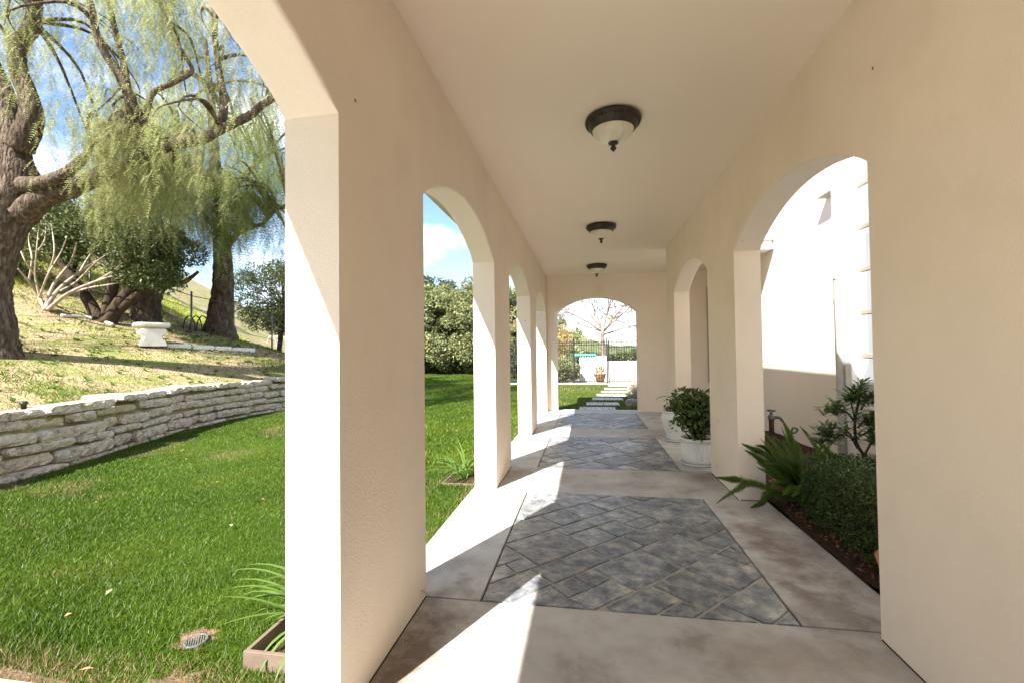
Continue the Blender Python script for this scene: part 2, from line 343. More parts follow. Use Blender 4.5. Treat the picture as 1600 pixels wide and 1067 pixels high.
# far ridge beyond the little valley
def ridge(u, v):
    x = -110 + 150 * u; y = 62 + 60 * v
    h = (6.3 + 24 * max(0, .62 - u) ** 1.25) * math.sin(min(v * 1.9, 1.0) * math.pi / 2) * (1 if u < .72 else max(0, 1 - (u - .72) / .2))
    return (x, y, -2.5 + h + (float(fbm(x, y, 9, 8)) - .5) * 3.0 * min(1, v * 3))
grid('far_hills', ridge, list(np.linspace(0, 1, 90)), list(np.linspace(0, 1, 40)), M['far_hill'])
def ridge2(u, v):
    x = -260 + 700 * u; y = 520 + 200 * v
    return (x, y, -14 + (16 + 16 * float(vnoise(x, 0, 110, 5)) + 5 * float(vnoise(x, 3, 30, 7))) * math.sin(v * math.pi / 2))
M['haze_hill'] = surf('distant_hill', [(.12, .17, .18), (.17, .22, .23)], scale=.02, rough=1, bump=0, spec=0)  # the blue of distant haze is put into the hill's colour
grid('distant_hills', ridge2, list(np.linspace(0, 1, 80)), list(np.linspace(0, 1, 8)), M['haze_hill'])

# ------------------------------------------------------------------ walkway floor: slabs and stamped stone panels
XL, XR = -1.005, 1.47; XLO, XRO = -1.25, 1.72
walk = empty('walkway'); structure(walk)
def slab(x0, x1, y0, y1, parent=walk, m='concrete', z0=-.14, z1=0., bev=.006, name='concrete_slab'):
    return MB().box((x0, y0, z0), (x1, y1, z1)).build(name, M[m], parent, bevel=bev)
g = .010
PX0, PX1 = -.655, 1.12
EX0, EX1 = -1.27, 1.73
rows = [(-8, -3.7), (-3.7, -.5), (-.5, 2.72)]
slab(EX0, EX1, -8, -3.7 - g); slab(EX0, EX1, -3.7, -.5 - g); slab(EX0, EX1, -.5, 2.72 - g)
PAN = [(2.72, 4.875), (5.93, 8.10), (9.04, 11.2)]
for i, (a, b) in enumerate(PAN):
    nxt = PAN[i + 1][0] if i < 2 else 11.9
    slab(EX0, PX0 - g, a, b - .002); slab(PX1 + g, EX1 if i < 2 else 3.2, a, b - .002)
    slab(EX0, EX1 if i < 2 else 3.2, b, nxt - g)
MB().box((EX0 + .02, -8, -.2), (EX1 - .02, 11.88, -.02)).build('joint_bed', M['mulch'], walk)
def clip(poly, x0, x1, y0, y1):
    for ax, lim, s in ((0, x0, 1), (0, x1, -1), (1, y0, 1), (1, y1, -1)):
        out = []
        for i in range(len(poly)):
            p, q = poly[i], poly[(i + 1) % len(poly)]
            ip, iq = (p[ax] - lim) * s >= 0, (q[ax] - lim) * s >= 0
            if ip: out.append(p)
            if ip != iq:
                t = (lim - p[ax]) / (q[ax] - p[ax]); out.append((p[0] + t * (q[0] - p[0]), p[1] + t * (q[1] - p[1])))
        poly = out
        if not poly: return poly
    return poly
def area(p): return abs(sum(p[i][0] * p[(i + 1) % len(p)][1] - p[(i + 1) % len(p)][0] * p[i][1] for i in range(len(p)))) / 2
def stamped(a, b, seed):
    rs = random.Random(seed)
    MB().box((PX0, a, -.14), (PX1, b - .004, -.009)).build('grout_bed', M['grout'], walk)
    cx, cy = (PX0 + PX1) / 2, (a + b) / 2; ca = math.cos(R(45)); sa = math.sin(R(45))
    def W(u, v): return (cx + u * ca - v * sa, cy + u * sa + v * ca)
    j = .009; v = -2.05 + rs.uniform(0, .2); k = 0
    while v < 2.0:
        wv = ([.46, .30, .50, .34, .42][(k + seed) % 5] + rs.uniform(-.03, .03)) * .86; k += 1
        u = -2.0 - rs.uniform(0, .4)
        while u < 2.0:
            lu = rs.choice([.30, .40, .50, .58]) + rs.uniform(-.03, .03)
            cells = [(u, u + lu, v, v + wv)]
            if wv > .34 and rs.random() < .42:
                mid = v + wv * rs.choice([.38, .5, .6]); cells = [(u, u + lu, v, mid), (u, u + lu, mid, v + wv)]
                if rs.random() < .5:
                    mu = u + lu * rs.uniform(.4, .6); c = cells.pop(rs.randrange(2)); cells += [(c[0], mu, c[2], c[3]), (mu, c[1], c[2], c[3])]
            for (u0, u1, v0, v1) in cells:
                def jt(): return rs.uniform(-.006, .006)
                q = [W(u0 + j + jt(), v0 + j + jt()), W(u1 - j + jt(), v0 + j + jt()), W(u1 - j + jt(), v1 - j + jt()), W(u0 + j + jt(), v1 - j + jt())]
                q2 = []
                for i in range(4):
                    p, p2 = q[i], q[(i + 1) % 4]
                    q2 += [(p[0] + (p2[0] - p[0]) * t + rs.uniform(-.0045, .0045) * (t > 0), p[1] + (p2[1] - p[1]) * t + rs.uniform(-.0045, .0045) * (t > 0)) for t in (0, .25, .5, .75)]
                q = clip(q2, PX0 + .004, PX1 - .004, a + .004, b - .008)
                if len(q) < 3 or area(q) < .004: continue
                mx_ = sum(p[0] for p in q) / len(q); my_ = sum(p[1] for p in q) / len(q); n = len(q); zt = rs.uniform(-.002, .0005)
                ins = [(mx_ + (p[0] - mx_) * .965, my_ + (p[1] - my_) * .965) for p in q]
                vv = [(p[0] - mx_, p[1] - my_, -.02) for p in q] + [(p[0] - mx_, p[1] - my_, -.006) for p in q] + [(p[0] - mx_, p[1] - my_, zt) for p in ins]
                ff = [tuple(range(2 * n, 3 * n))]
                for i in range(n):
                    i2 = (i + 1) % n; ff += [(i, i2, n + i2, n + i), (n + i, n + i2, 2 * n + i2, 2 * n + i)]
                obj('paving_stone', vv, ff, M['slate'], walk, loc=(mx_, my_, 0))
            u += lu
        v += wv
for i, (a, b) in enumerate(PAN): stamped(a, b, i + 1)
# pale path meeting the walkway at the near opening
structure(MB().box((-8, -.9, -.2), (-1.285, 1.765, -.012)).build('path', M['path'], bevel=.01))

# ------------------------------------------------------------------ covered walkway building
arc = empty('covered_walkway')
tag(arc, 'cream stucco covered walkway with arched openings and flat ceiling', 'walkway building')
def arch_z(y, y0, y1, zs, zc):
    c = (y1 - y0) / 2; s = zc - zs; r = (c * c + s * s) / (2 * s); return zs + math.sqrt(max(0, r * r - (y - (y0 + y1) / 2) ** 2)) - (r - s)
def arcade(name, xa, xb, ya, yb, opens, ztop, zs, zc, swap=False, n=24):
    """wall with segmental arched openings: outline polygons in (y, z), extruded between xa and xb"""
    mb = MB(); segs = []
    cur = ya
    for (o0, o1) in opens:
        if o0 > cur: segs.append(('w', cur, o0))
        segs.append(('o', o0, o1)); cur = o1
    if cur < yb: segs.append(('w', cur, yb))
    pts = []
    low = []                                    # bottom silhouette from ya to yb
    for k, a, b in segs:
        if k == 'w': low += [(a, -.12), (b, -.12)]
        else: low += [(a + (b - a) * i / n, arch_z(a + (b - a) * i / n, a, b, zs, zc)) for i in range(n + 1)]
    N = len(low); V = []
    for x in (xa, xb):
        V += [(x, y, z) for y, z in low] + [(x, y, ztop) for y, z in low]
    Fs = []
    for i in range(N - 1):
        same = abs(low[i][0] - low[i + 1][0]) < 1e-6
        if not same:
            Fs.append((i, i + 1, N + i + 1, N + i)); Fs.append((2 * N + i + 1, 2 * N + i, 3 * N + i, 3 * N + i + 1))
            Fs.append((N + i, N + i + 1, 3 * N + i + 1, 3 * N + i))
        Fs.append((i + 1, i, 2 * N + i, 2 * N + i + 1))
    Fs.append((0, N, 3 * N, 2 * N)); Fs.append((N - 1, 2 * N + N - 1 + 0, 4 * N - 1, 2 * N - 1))
    if swap: V = [(y, x, z) for x, y, z in V]
    o = obj(name, V, Fs, M['stucco'], arc)
    bm = bmesh.new(); bm.from_mesh(o.data); bmesh.ops.remove_doubles(bm, verts=bm.verts, dist=1e-5); bmesh.ops.recalc_face_normals(bm, faces=bm.faces)
    ed = [e for e in bm.edges if len(e.link_faces) == 2 and e.calc_face_angle(0) > .8]
    bmesh.ops.bevel(bm, geom=ed, offset=.017, segments=3, affect='EDGES', profile=.5)
    bm.to_mesh(o.data); bm.free(); return o
CZ = 3.40
for (x0, x1, y0, y1) in ((XL, XL + .005, 1.74, 2.71), (XL, XL + .005, 4.95, 5.91), (XL, XL + .005, 8.16, 9.03), (XR - .005, XR, -8, 2.64), (XR - .005, XR, 4.88, 5.89), (XR - .005, XR, 8.08, 8.79), (XLO + .01, XL - .01, 4.932, 4.94), (XR + .01, XRO - .01, 4.862, 4.87)):
    MB().box((x0, y0, -.01), (x1, y1, .005)).build('base_joint', M['mulch'], arc)
arcade('arcade_wall', XLO, XL, -8, 11.8, [(-6.9, -4.69), (-3.68, -1.47), (-.48, 1.73), (2.72, 4.94), (5.92, 8.15), (9.04, 11.32)], CZ + .05, 2.5, 2.80)
arcade('arcade_wall', XR, XRO, -8, 8.8, [(2.65, 4.87), (5.9, 8.07)], CZ + .05, 2.48, 2.79)
arcade('end_wall', 11.55, 11.797, XL - .003, 3.196, [(-.75, 1.22)], CZ + .05, 2.47, 2.83, swap=True)
MB().box((XL - .1, -8, CZ), (XR + .1, 11.6, CZ + .04)).box((XR + .1, 8.81, CZ + .001), (3.19, 11.6, CZ + .041)).build('ceiling', M['ceiling'], arc)
# roof slab with eaves, soffits and gutter
ro = MB()
EL_, ER_ = -1.74, 2.21
ro.add([(EL_, -8.3, 3.47), (ER_, -8.3, 3.47), (ER_, 12.25, 3.47), (EL_, 12.25, 3.47), (.235, -8.3, 4.05), (.235, 12.25, 4.05)],
       [(0, 4, 5, 3), (1, 2, 5, 4), (0, 1, 4), (2, 3, 5), (0, 3, 2, 1)])
rf = ro.build('roof', M['roof'], arc)
MB().box((EL_, -8.3, 3.25), (XLO - .004, 12.25, 3.466)).build('soffit', M['gutter'], rf)
MB().box((XRO + .004, -8.3, 3.25), (ER_, 8.39, 3.466)).build('soffit', M['gutter'], rf)
MB().box((XRO + .004, 8.4, 3.2), (3.19, 8.79, 3.30)).box((XRO + .004, 8.44, 3.303), (3.18, 8.79, 3.36)).box((XRO + .004, 8.36, 3.363), (3.18, 8.79, 3.465)).build('cross_roof', M['white'], arc, bevel=.02)
MB().box((XRO + .1, 8.62, 3.47), (3.18, 12.2, 3.62)).build('cross_roof_tiles', M['roof'], arc)
MB().box((2.86, 11.50, .72), (3.18, 11.545, 3.0)).build('shutter', M['bronze'], arc, bevel=.005)

# ceiling lights
def ceiling_light(y, lab):
    t = empty('ceiling_light', (.237, y, CZ)); tag(t, lab, 'light', 'flush ceiling lights along the walkway')
    MB().lathe([(.05, -.001), (.19, -.001), (.222, -.012), (.228, -.03), (.222, -.042), (.205, -.052), (.20, -.066), (.188, -.078), (.180, -.098), (.172, -.104), (.160, -.100), (.155, -.03)], 48, caps=False).build('rim', M['bronze'], t, True)
    pr = [(.168 * math.cos(a), -.085 - .118 * math.sin(a)) for a in np.linspace(0, math.pi / 2 * .985, 14)]
    MB().lathe(pr, 48, caps=False).build('glass_bowl', M['bowl'], t, True)
    MB().lathe([(.004, -.195), (.036, -.199), (.043, -.207), (.034, -.216), (.016, -.220), (.014, -.232), (.023, -.242), (.025, -.252), (.016, -.264), (.006, -.272), (.001, -.283)], 20).build('finial', M['bronze'], t, True)
    # scroll beads round the rim
    bd = MB()
    for k in range(40):
        a = 2 * math.pi * k / 40; c = Vector((.209 * math.cos(a), .209 * math.sin(a), -.051))
        bd.lathe([(.001, -.011), (.008, -.007), (.010, 0), (.008, .007), (.001, .011)], 6, c)
    bd.build('rim_beading', M['bronze'], t, True)
ceiling_light(3.78, 'bronze rimmed alabaster ceiling light beside the hedge arch, first along the walkway')
ceiling_light(7.02, 'bronze rimmed ceiling light above the fluted potted plant, middle of the three')
ceiling_light(10.24, 'bronze rimmed ceiling light just in front of the gate archway wall')

# ------------------------------------------------------------------ building wing on the right
wing = empty('house_wing', (3.2, 6, 0)); tag(wing, 'pale stucco house wing with tall divided window behind the planting bed', 'building')
def wbox(name, a, b, m, parent=wing, bev=.006):
    o = MB().box([a[i] - (3.2, 6, 0)[i] for i in range(3)], [b[i] - (3.2, 6, 0)[i] for i in range(3)]).build(name, M[m], parent, bevel=bev); return o
wbox('wall', (3.2, 6.06, -.1), (8, 12.6, 6.4), 'wing'); wbox('wall', (3.2, -6, -.1), (8, 2.2, 6.4), 'wing')
wbox('wall', (3.2, 2.202, -.1), (8, 6.058, .78), 'wing'); wbox('wall', (3.2, 2.202, 5.2), (8, 6.058, 6.4), 'wing')
wbox('ledge', (3.07, 6.33, 3.49), (3.199, 6.66, 3.53), 'bench')
win = wbox('window', (3.35, 2.203, .781), (3.4, 6.057, 5.199), 'white')
wbox('window_sill', (3.12, 2.21, .80), (3.36, 6.05, .86), 'white', win).location = (0, 0, 0)
zs_ = [.9 + .505 * k for k in range(9)]
ys_ = [2.25, 2.95, 3.65, 4.35, 5.05, 5.75, 6.04]
for i in range(len(zs_) - 1):
    for j in range(len(ys_) - 1):
        wbox('pane', (3.226, ys_[j] + .018, zs_[i] + .022), (3.232, ys_[j + 1] - .02, zs_[i + 1] - .03), 'pane', win, 0)
for z in zs_: wbox('muntin', (3.2215, 2.21, z - .025), (3.30, 6.05, z + .025), 'muntin', win, .004)
for y in ys_: wbox('muntin', (3.2225, y - .02, .87), (3.295, y + .02, 4.97), 'white', win, .004)
wbox('pilaster', (3.13, 6.07, -.05), (3.199, 6.21, 6.3), 'white', wing, .01)
dp = MB(); dp.tube([(3.13 - 3.2, 6.295 - 6, .1), (3.13 - 3.2, .295, 6.2)], .055, 16); dpo = dp.build('downspout', M['white'], wing, True)
for z in (2.35, 4.6): MB().lathe([(.061, z), (.061, z + .05)], 16, (-.07, .295, 0)).build('pipe_collar', M['white'], dpo, True)
# planting bed on the right
bedo = grid('planting_bed', lambda u, v: (1.735 + 1.46 * u, 2.0 + 6.7 * v, .01 + .05 * min(1, u * 4) + (float(fbm(1.735 + 1.46 * u, 6.7 * v, .35, 9)) - .5) * .07), list(np.linspace(0, 1, 24)), list(np.linspace(0, 1, 80)), M['mulch'])

# ------------------------------------------------------------------ foliage helpers
def unit(a): return a / np.maximum(np.linalg.norm(a, axis=-1, keepdims=True), 1e-9)
def rand_dir(n): return unit(RNG.normal(size=(n, 3)))
def leaves(P, D, L, W, up=None, fold=.25):
    n = len(P); L = np.broadcast_to(L, n)[:, None]; W = np.broadcast_to(W, n)[:, None]
    D = unit(D); up = rand_dir(n) if up is None else up
    S = unit(np.cross(D, up)); N = np.cross(S, D)
    a = P; b = P + D * L * .5 + S * W * .5 + N * W * fold; c = P + D * L; d = P + D * L * .5 - S * W * .5 + N * W * fold
    V = np.stack([a, b, c, d], 1).reshape(-1, 3); Fc = np.arange(4 * n).reshape(n, 4); return V, Fc
def clump_leaves(cents, rads, per, L, W, flat=.8, upb=.5):
    cents = np.array(cents); rads = np.array(rads); k = np.repeat(np.arange(len(cents)), per); n = len(k)
    d = rand_dir(n); rr = rads[k] * RNG.uniform(.25, 1, n) ** .45
    P = cents[k] + d * rr[:, None] * np.array([1, 1, flat])
    D = unit(d * .8 + rand_dir(n) * .8 + np.array([0, 0, upb * .2])); up = unit(d * .6 + rand_dir(n) * .6 + np.array([0, 0, upb]))
    return leaves(P, D, L * RNG.uniform(.7, 1.3, n), W * RNG.uniform(.7, 1.3, n), up)

def bush_tree(name, base, height, rad, n_cl, per, leaf, label, cat, leafm, barkm, leafsz=(.10, .055), trunk_r=.14, z0=.25, group=None, stems=1, seed=0, clr=.33, squash=1.0):
    rs = random.Random(seed); base = np.array(base, float); t = empty(name, base); tag(t, label, cat, group)
    cs = []; cr = []
    for i in range(n_cl):
        while True:
            p = np.array([rs.uniform(-1, 1), rs.uniform(-1, 1), rs.uniform(-1, 1)])
            if .35 < np.linalg.norm(p) < 1: break
        zc = z0 + (1 - z0) / 2
        c = np.array([p[0] * rad * squash, p[1] * rad, (zc + p[2] * (1 - z0) / 2 * .9) * height]); c[:2] *= 1 + .18 * math.sin(c[2] * 3 + seed)
        cs.append(c); cr.append(clr * rad * rs.uniform(.65, 1.25))
    V, Fc = clump_leaves(cs, cr, per, *leafsz)
    big('crown', V, Fc, M[leafm], t)
    tr = MB()
    for s in range(stems):
        an = rs.uniform(0, 6.28); top = np.array([math.cos(an) * rad * .25 * (stems > 1), math.sin(an) * rad * .25 * (stems > 1), height * .55])
        pts, rr = smooth_path([(0, 0, -.3), top * .3 + np.array([rs.uniform(-.1, .1), 0, 0]), top * .7, top], [trunk_r * 1.25, trunk_r, trunk_r * .75, trunk_r * .45], 4)
        tr.tube(pts, rr, 8, .06)
        for c in cs[s::stems][:18]:
            m_ = top * rs.uniform(.45, .95); pts, rr = smooth_path([m_, (m_ + c) / 2 + np.array([0, 0, .1 * rad]), c], [trunk_r * .4, trunk_r * .25, trunk_r * .1], 3); tr.tube(pts, rr, 5)
    tr.build('trunk', M[barkm], t, True)
    return t

# ------------------------------------------------------------------ pepper trees
def fronds(P, az, L, pairs, lw, ll, droop):
    """hanging pinnate leaves as thin triangles: P (n,3) attachment, az azimuth, L length"""
    n = len(P); out = []
    D = np.stack([np.cos(az), np.sin(az), np.zeros(n)], 1); S = np.stack([-np.sin(az), np.cos(az), np.zeros(n)], 1)
    for k in range(pairs):
        s = (k + .6) / pairs
        C = P + D * (L * s * np.cos(droop))[:, None] + np.array([0, 0, -1.]) * (L * s * (np.sin(droop) + .5 * s))[:, None]
        for sg in (-1, 1):
            l_ = ll * L * (1 - .45 * abs(s - .4)); tip = C + (S * sg * .82 + D * .45) * l_[:, None] + np.array([0, 0, -.38]) * l_[:, None] + RNG.normal(size=(n, 3)) * (.06 * l_)[:, None]
            w = np.stack([D[:, 0], D[:, 1], -np.full(n, .6)], 1) * (lw * L)[:, None] * .5
            out.append(np.stack([C - w, C + w, tip], 1))
    V = np.concatenate(out, 0).reshape(-1, 3); return V, np.arange(len(V)).reshape(-1, 3)
def strands(A, Ln, step, fl, pairs, lw, ll):
    Ps = []; 
    n = len(A); sway = RNG.normal(size=(n, 2)) * .14
    m = (Ln / step).astype(int) + 1
    idx = np.repeat(np.arange(n), m); s = np.concatenate([np.arange(k) for k in m]) * step
    fr = s / Ln[idx]
    P = A[idx].copy(); P[:, :2] += sway[idx] * (np.sqrt(np.minimum(fr, 1)) * np.minimum(Ln[idx], 1.0))[:, None]; P[:, 2] += -s + .12 * np.sin(np.minimum(fr * 6, 3.14)) 
    P += RNG.normal(size=P.shape) * .015
    az = RNG.uniform(0, 6.28, len(P)); L = fl * RNG.uniform(.6, 1.15, len(P)); dr = RNG.uniform(.45, 1.3, len(P))
    return fronds(P, az, L, pairs, lw, ll, dr)

def trace(pts, d, r):
    """pixel polyline at given depths -> smooth branch"""
    return smooth_path([dep(x, y, dd) for (x, y), dd in zip(pts, d)], r, 8)

def pepper(name, base, label, limbs, clumps, twig_from, per, slen, step, fl, pairs, lw, ll, leafm, twr=.03):
    base = np.array(base); t = empty(name, base); tag(t, label, 'tree', 'weeping pepper trees on the slope')
    mb = MB(); bp = []
    for li, (pts, rr, n) in enumerate(limbs):
        loc = [np.array(p) - base for p in pts]; bp += [(q, r) for q, r in zip(loc, rr)]
        mb.tube(loc, rr, n, .055 if rr[0] > .1 else .04)
    mb.build('trunk', M['bark'], t, True)
    bpos = np.array([b[0] for b in bp]); bz = np.array([b[1] for b in bp])
    tw = MB(); As = []; Ls = []
    ok = np.where(bz < .13)[0]
    for c in clumps:
        c = np.array(c) - base
        dd = np.linalg.norm((bpos[ok] - c) * np.array([1, 1, .8]), axis=1); k = ok[int(np.argmin(dd))]
        a = bpos[k]; mid = (a + c) / 2 + np.array([random.uniform(-.2, .2), random.uniform(-.2, .2), .25 + .12 * np.linalg.norm(c - a)])
        pts, rr = smooth_path([a, mid, c, c + np.array([random.uniform(-.3, .3), random.uniform(-.3, .3), -.35])], [min(twr * 1.6, bz[k]), twr, twr * .5, twr * .2], 4)
        tw.tube(pts, rr, 5)
        pp = np.array(pts)
        for q in range(per):
            s = pp[random.randrange(len(pp) // 3, len(pp))]
            As.append(s + np.array([random.gauss(0, .32), random.gauss(0, .32), random.gauss(0, .18)])); Ls.append(random.uniform(*slen) * random.uniform(.5, 1))
    tw.build('twigs', M['bark'], t, True)
    V, Fc = strands(np.array(As), np.array(Ls), step, fl, pairs, lw, ll)
    big('crown', V, Fc, M[leafm], t)
    return t

b1 = hit(-14, 553); d1 = float((b1 - np.array([0, 0, CAMH])) @ AF)
def D1(*k): return [d1 + v for v in k]
limbs1 = []
p, r = trace([(-14, 566), (-18, 520), (-22, 460), (-14, 400), (5, 340), (22, 292), (20, 255)], D1(0, 0, 0, 0, 0, 0, 0), [.52, .42, .38, .38, .42, .41, .33]); limbs1.append((p, r, 26))
p, r = trace([(20, 275), (16, 215), (2, 150), (-18, 100), (-45, 20), (-70, -80)], D1(0, .05, .1, .2, .4, .6), [.35, .28, .23, .19, .14, .07]); limbs1.append((p, r, 14))
p, r = trace([(30, 230), (48, 190), (44, 150), (28, 110), (30, 70), (50, 40), (60, -30), (90, -120)], D1(-.1, -.2, -.2, -.2, -.2, -.3, -.5, -.8), [.25, .20, .16, .15, .14, .13, .10, .05]); limbs1.append((p, r, 12))
p, r = trace([(38, 290), (70, 285), (105, 270), (128, 250), (142, 236)], D1(-.2, -.35, -.5, -.6, -.6), [.17, .125, .105, .085, .03]); limbs1.append((p, r, 12))
p, r = trace([(35, 335), (70, 308), (110, 296), (150, 278), (200, 252), (258, 228), (318, 216), (343, 196), (350, 160), (342, 110), (336, 40), (350, -40)], D1(0, -.1, -.1, 0, .1, .2, .3, .3, .3, .4, .5, .6), [.27, .20, .175, .165, .15, .135, .115, .095, .08, .065, .05, .02]); limbs1.append((p, r, 12))
p, r = trace([(318, 216), (360, 196), (392, 180), (410, 164), (446, 146), (500, 110)], D1(.3, .3, .3, .3, .3, .2), [.10, .085, .08, .07, .05, .02]); limbs1.append((p, r, 9))
p, r = trace([(195, 258), (204, 205), (206, 165), (188, 120), (165, 85), (150, 50), (140, 0), (110, -80)], D1(.1, -.1, -.3, -.4, -.5, -.6, -.8, -1), [.10, .12, .105, .085, .075, .065, .05, .02]); limbs1.append((p, r, 9))
p, r = trace([(200, 150), (193, 100), (182, 55), (170, 0), (160, -70)], D1(-.3, -.4, -.6, -.8, -1), [.08, .06, .05, .04, .02]); limbs1.append((p, r, 8))
p, r = trace([(180, 220), (215, 212), (228, 175), (240, 145), (275, 128), (300, 112), (290, 90), (262, 40), (248, -20)], D1(.1, 0, -.1, -.1, -.1, 0, 0, .1, .2), [.08, .075, .065, .055, .045, .04, .038, .03, .015]); limbs1.append((p, r, 8))
cl1 = []
rs = random.Random(5)
def gap(px, py): return 55 < px < 135 and 90 < py < 235
while len(cl1) < 92:
    px = rs.uniform(-220, 470); py = rs.uniform(-190, 215)
    if gap(px, py) or (px < 60 and py > 60 and rs.random() < .8): continue
    cl1.append(dep(px, py - 40, d1 + (rs.uniform(.5, 3.2) if rs.random() < .8 else rs.uniform(-2.2, -.6))))
for k in range(24): cl1.append(dep(rs.uniform(150, 330), rs.uniform(200, 290), d1 + rs.uniform(.3, 2.2)))
for k in range(4): cl1.append(dep(rs.uniform(138, 178), rs.uniform(170, 215), d1 - rs.uniform(.55, 1.0)))
for k in range(9): cl1.append(np.array([b1[0] + rs.uniform(-5, -1), b1[1] + rs.uniform(-4, 0), rs.uniform(6.5, 9.5)]))  # unseen crown clumps added out of view to cast shade
pepper('pepper_tree', b1, 'gnarled thick trunked weeping pepper tree with long limb reaching over the wall', limbs1, cl1, None, 24, (.6, 2.0), .068, .165, 6, .07, .34, 'pepper')

b2 = hit(343, 524); d2 = float((b2 - np.array([0, 0, CAMH])) @ AF)
def D2(*k): return [d2 + v for v in k]
limbs2 = []
p, r = trace([(343, 534), (344, 505), (347, 470), (349, 430), (347, 390), (345, 340), (340, 290), (335, 240), (330, 160), (320, 60)], D2(0, 0, 0, 0, 0, .1, .2, .3, .5, .8), [.68, .48, .38, .34, .30, .26, .22, .18, .14, .07]); limbs2.append((p, r, 18))
p, r = trace([(349, 400), (365, 372), (385, 358), (410, 350), (430, 330), (450, 322)], D2(0, -.3, -.5, -.6, -.7, -.8), [.12, .10, .085, .065, .05, .03]); limbs2.append((p, r, 10))
p, r = trace([(345, 330), (370, 318), (400, 310), (415, 322), (428, 326)], D2(0, .3, .5, .6, .7), [.14, .12, .10, .08, .04]); limbs2.append((p, r, 8))
p, r = trace([(342, 310), (375, 285), (395, 262), (402, 246), (420, 240)], D2(.1, .2, .4, .5, .6), [.14, .12, .10, .08, .03]); limbs2.append((p, r, 8))
p, r = trace([(340, 300), (310, 280), (290, 270), (250, 262), (220, 270)], D2(.2, -.2, -.6, -.8, -1), [.16, .12, .10, .06, .03]); limbs2.append((p, r, 8))
cl2 = []
for k in range(62): cl2.append(dep(rs.uniform(165, 450), rs.uniform(130, 330), d2 + rs.uniform(-3, 3)))
for k in range(24): cl2.append(dep(rs.uniform(160, 300), rs.uniform(255, 375), d2 + rs.uniform(-2.5, .5)))
for k in range(26): cl2.append(dep(rs.uniform(300, 400), rs.uniform(255, 335), d2 + rs.uniform(-2.4, -.5)))
for k in range(14): cl2.append(dep(rs.uniform(420, 560), rs.uniform(150, 400), d2 + rs.uniform(-2, 3)))
pepper('pepper_tree', b2, 'upright pepper tree with burled base beside the garden fence', limbs2, cl2, None, 26, (.9, 2.6), .105, .24, 4, .085, .34, 'pepper_dark', .045)
# leaning trunk of a third tree behind the bench
b3 = hit(230, 503); d3 = float((b3 - np.array([0, 0, CAMH])) @ AF)
p, r = trace([(226, 512), (228, 490), (231, 470), (234, 450), (228, 420), (215, 380), (205, 330)], [d3] * 7, [.55, .43, .38, .42, .30, .22, .12])
lim3 = [(p, r, 16)]
p, r = trace([(234, 455), (244, 445), (255, 430), (270, 410), (282, 385)], [d3] * 5, [.25, .2, .15, .1, .05]); lim3.append((p, r, 9))
cl3 = [dep(rs.uniform(150, 260), rs.uniform(225, 330), d3 + rs.uniform(-.5, 3)) for k in range(26)]
pepper('pepper_tree', b3, 'short stout trunked pepper tree rising behind the white bench', lim3, cl3, None, 20, (.7, 1.8), .13, .30, 4, .075, .33, 'pepper', .045)

# dark multi-stemmed oak beside the bench
bo = hit(160, 503); do = float((bo - np.array([0, 0, CAMH])) @ AF)
ok = empty('oak_tree', bo); tag(ok, 'low dark green oak with several leaning trunks left of the bench', 'tree')
tr = MB()
for pts, rr in (([(158, 506), (142, 476), (118, 440), (95, 410), (78, 380)], [.20, .16, .13, .10, .05]), ([(163, 506), (172, 465), (182, 425), (186, 395), (190, 360)], [.19, .15, .13, .09, .05]),
                ([(168, 506), (190, 470), (215, 440), (235, 420), (240, 390)], [.22, .18, .15, .11, .06]), ([(180, 490), (215, 462), (250, 448), (285, 442), (310, 425)], [.15, .13, .11, .08, .04]),
                ([(95, 410), (90, 380), (110, 350)], [.08, .06, .03]), ([(186, 395), (160, 360), (140, 335)], [.08, .06, .03])):
    p, r = trace(pts, [do] * len(pts), rr); tr.tube([q - bo for q in p], r, 9, .08)
tr.build('trunk', M['bark_dark'], ok, True)
cs = []; cr = []
for k in range(46):
    px, py = rs.uniform(185, 300), rs.uniform(365, 440)
    if (px - 245) ** 2 / 62 ** 2 + (py - 405) ** 2 / 40 ** 2 > 1: continue
    cs.append(dep(px, py, do + rs.uniform(-1.2, 1.4)) - bo); cr.append(rs.uniform(.35, .6))
for k in range(34): cs.append(dep(rs.uniform(50, 200), rs.uniform(322, 395), do + rs.uniform(-.6, 1.8)) - bo); cr.append(rs.uniform(.3, .55))
V, Fc = clump_leaves(cs, cr, 420, .10, .05); big('crown', V, Fc, M['oak'], ok)
# grey shrubs behind
def on_hill(px, py): return hit(px, py)
for (px, py, h, rad, lf, lab, sd_) in ((110, 432, 2.6, 1.7, 'olive', 'loose grey green shrub behind the bare branched shrub', 1), (15, 430, 2.2, 1.5, 'olive', 'grey green shrub behind the gnarled pepper trunk', 2), (215, 440, 2.8, 1.7, 'olive', 'tall grey green shrub rising behind the dark oak crown', 3)):
    q = on_hill(px, py); bush_tree('shrub', q, h, rad, 30, 330, None, lab, 'shrub', lf, 'bark_dark', (.085, .04), .05, .12, 'shrubs up the slope', 3, sd_)
